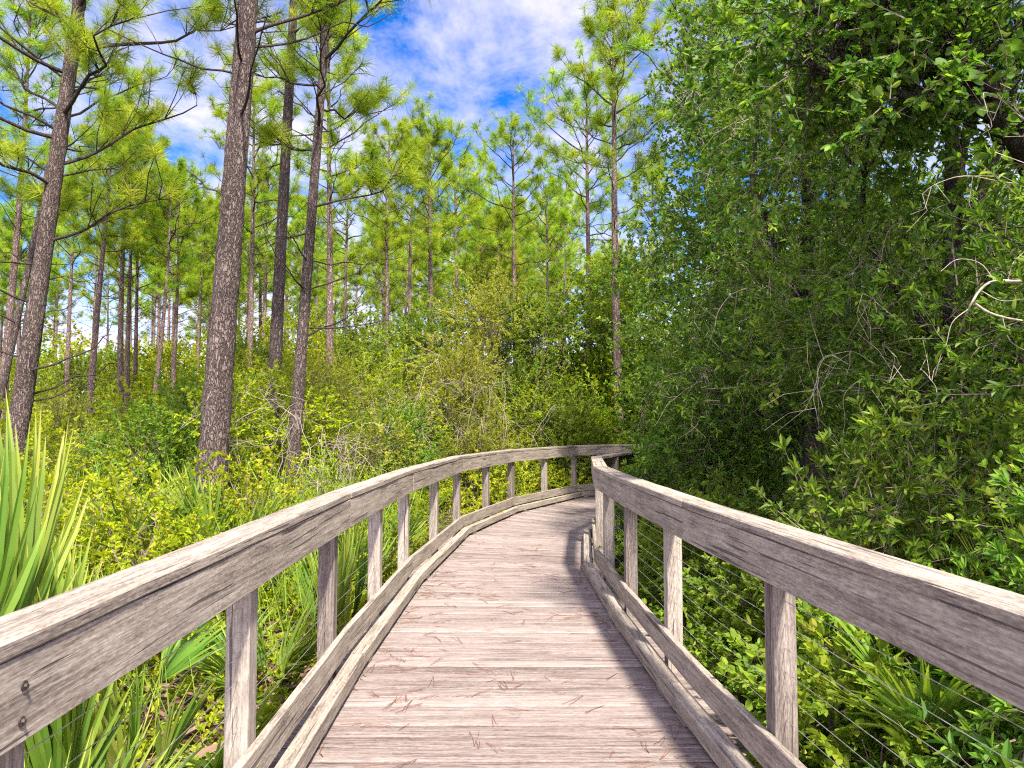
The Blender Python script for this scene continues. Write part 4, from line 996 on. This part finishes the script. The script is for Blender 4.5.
# ------------------------------------------------------------------ dry tangled branches
cover('far_wood', 'far low bushes closing the view between the pine trunks', 604, 16000, (-62, 30), (46, 64), lambda x, y: 5.2 + 3.2 * lump(x * 0.25, y * 0.2), BIG, M_SHRUB, lambda x, y: (x > -0.72 * y - 4) & (x < 0.35 * y))
def tangle(px, py, Y, r, n, label, seed, group='dry tangled bushes behind the left rail', flat=0.8):
    rng = np.random.default_rng(seed); x, z = PX(px, Y), PZ(py, Y); g = Gz(x, Y)
    root = tag(empty('dry_bush', (x, Y, g)), label, 'dry bush', group); mb = MB(); c = np.array([0, 0, z - g])
    for i in range(n):
        p = np.array([rng.normal() * 0.15, rng.normal() * 0.15, 0]); P = [p]; tgt = c + nrm(rng.normal(size=3)) * r * rng.uniform(0.4, 1.0) * [1, 0.8, flat]
        mid = (p + tgt) / 2 + rng.normal(size=3) * 0.25 * r + [0, 0, 0.2 * r]; e = tgt + np.array([rng.normal() * 0.4, rng.normal() * 0.3, -rng.uniform(0.0, 0.5)]) * r
        P = catmull([p, mid, tgt, e], 5); P = P + rng.normal(size=P.shape) * 0.022
        tube(mb, P, np.linspace(0.007, 0.0025, len(P)), 4, rng=rng)
        for q in range(6):
            k = rng.integers(4, len(P)); e2 = P[k] + nrm(rng.normal(size=3) + [0, 0, -0.2]) * rng.uniform(0.2, 0.6) * r
            tube(mb, catmull([P[k], (P[k] + e2) / 2 + rng.normal(size=3) * 0.14 * r, e2], 3), np.linspace(0.004, 0.0015, 7), 3, rng=rng)
    mb.build('branches', M_PALE, root, smooth=True)
tangle(338, 452, 10.2, 0.75, 16, 'pale tangled dry branches right behind the left rail', 701)
tangle(262, 405, 10.6, 1.0, 9, 'dry twiggy bush between the thick trunk and the slim trunk', 702)
tangle(398, 385, 16.2, 1.6, 15, 'grey dry twigs in the shrub over the middle of the left rail', 703)
tangle(452, 400, 17.6, 1.5, 7, 'thin dry stems left of the far rail end', 704)
tangle(505, 395, 19.0, 1.6, 6, 'thin pale stems behind the far rail posts', 705)

# ------------------------------------------------------------------ fallen needles on the deck
def litter():
    rng = np.random.default_rng(801); mb = MB()
    cl = [(rng.uniform(-0.8, 0.8), rng.uniform(3.0, 13.0), rng.integers(1, 3)) for _ in range(100)]
    cl += [(rng.choice([-0.86, 0.8]) + rng.normal() * 0.05, rng.uniform(3.0, 9.0), rng.integers(2, 6)) for _ in range(30)]
    cl += [(-0.6, 4.3, 8), (-0.3, 4.9, 4), (0.75, 3.7, 7), (-0.62, 5.3, 5), (0.62, 4.5, 6), (-0.55, 7.4, 6), (0.5, 9.8, 7), (0.2, 6.4, 5), (-0.85, 3.4, 8)]
    for cx_, cy_n, k in cl:
        lo, hi = rail_x(LP, cy_n) + 0.13, rail_x(RP, cy_n) - 0.18
        a0 = rng.uniform(0, 6.28)
        for _ in range(k):
            x = np.clip(cx_ + rng.normal() * 0.2, lo, hi); y = cy_n + rng.normal() * 0.2; a = a0 + rng.normal() * 1.1; ln = rng.uniform(0.08, 0.22); cv = rng.normal() * 0.25
            for v in (0, 1):
                P = []; av = a + v * rng.uniform(0.05, 0.3)
                for q in np.linspace(0, 1, 4):
                    th = av + cv * 0.5 * q
                    P.append((np.clip(x + cos(th) * ln * q, lo - 0.03, hi + 0.03), y + sin(th) * ln * q, 0.0058 + 0.004 * q * rng.random()))
                tube(mb, P, 0.0012, 3, cap=False, rng=rng)
    tag(mb.build('pine_needle_litter', M_FALLEN), 'brown pine needles scattered over the boardwalk planks', 'needle litter', kind='stuff')
litter()
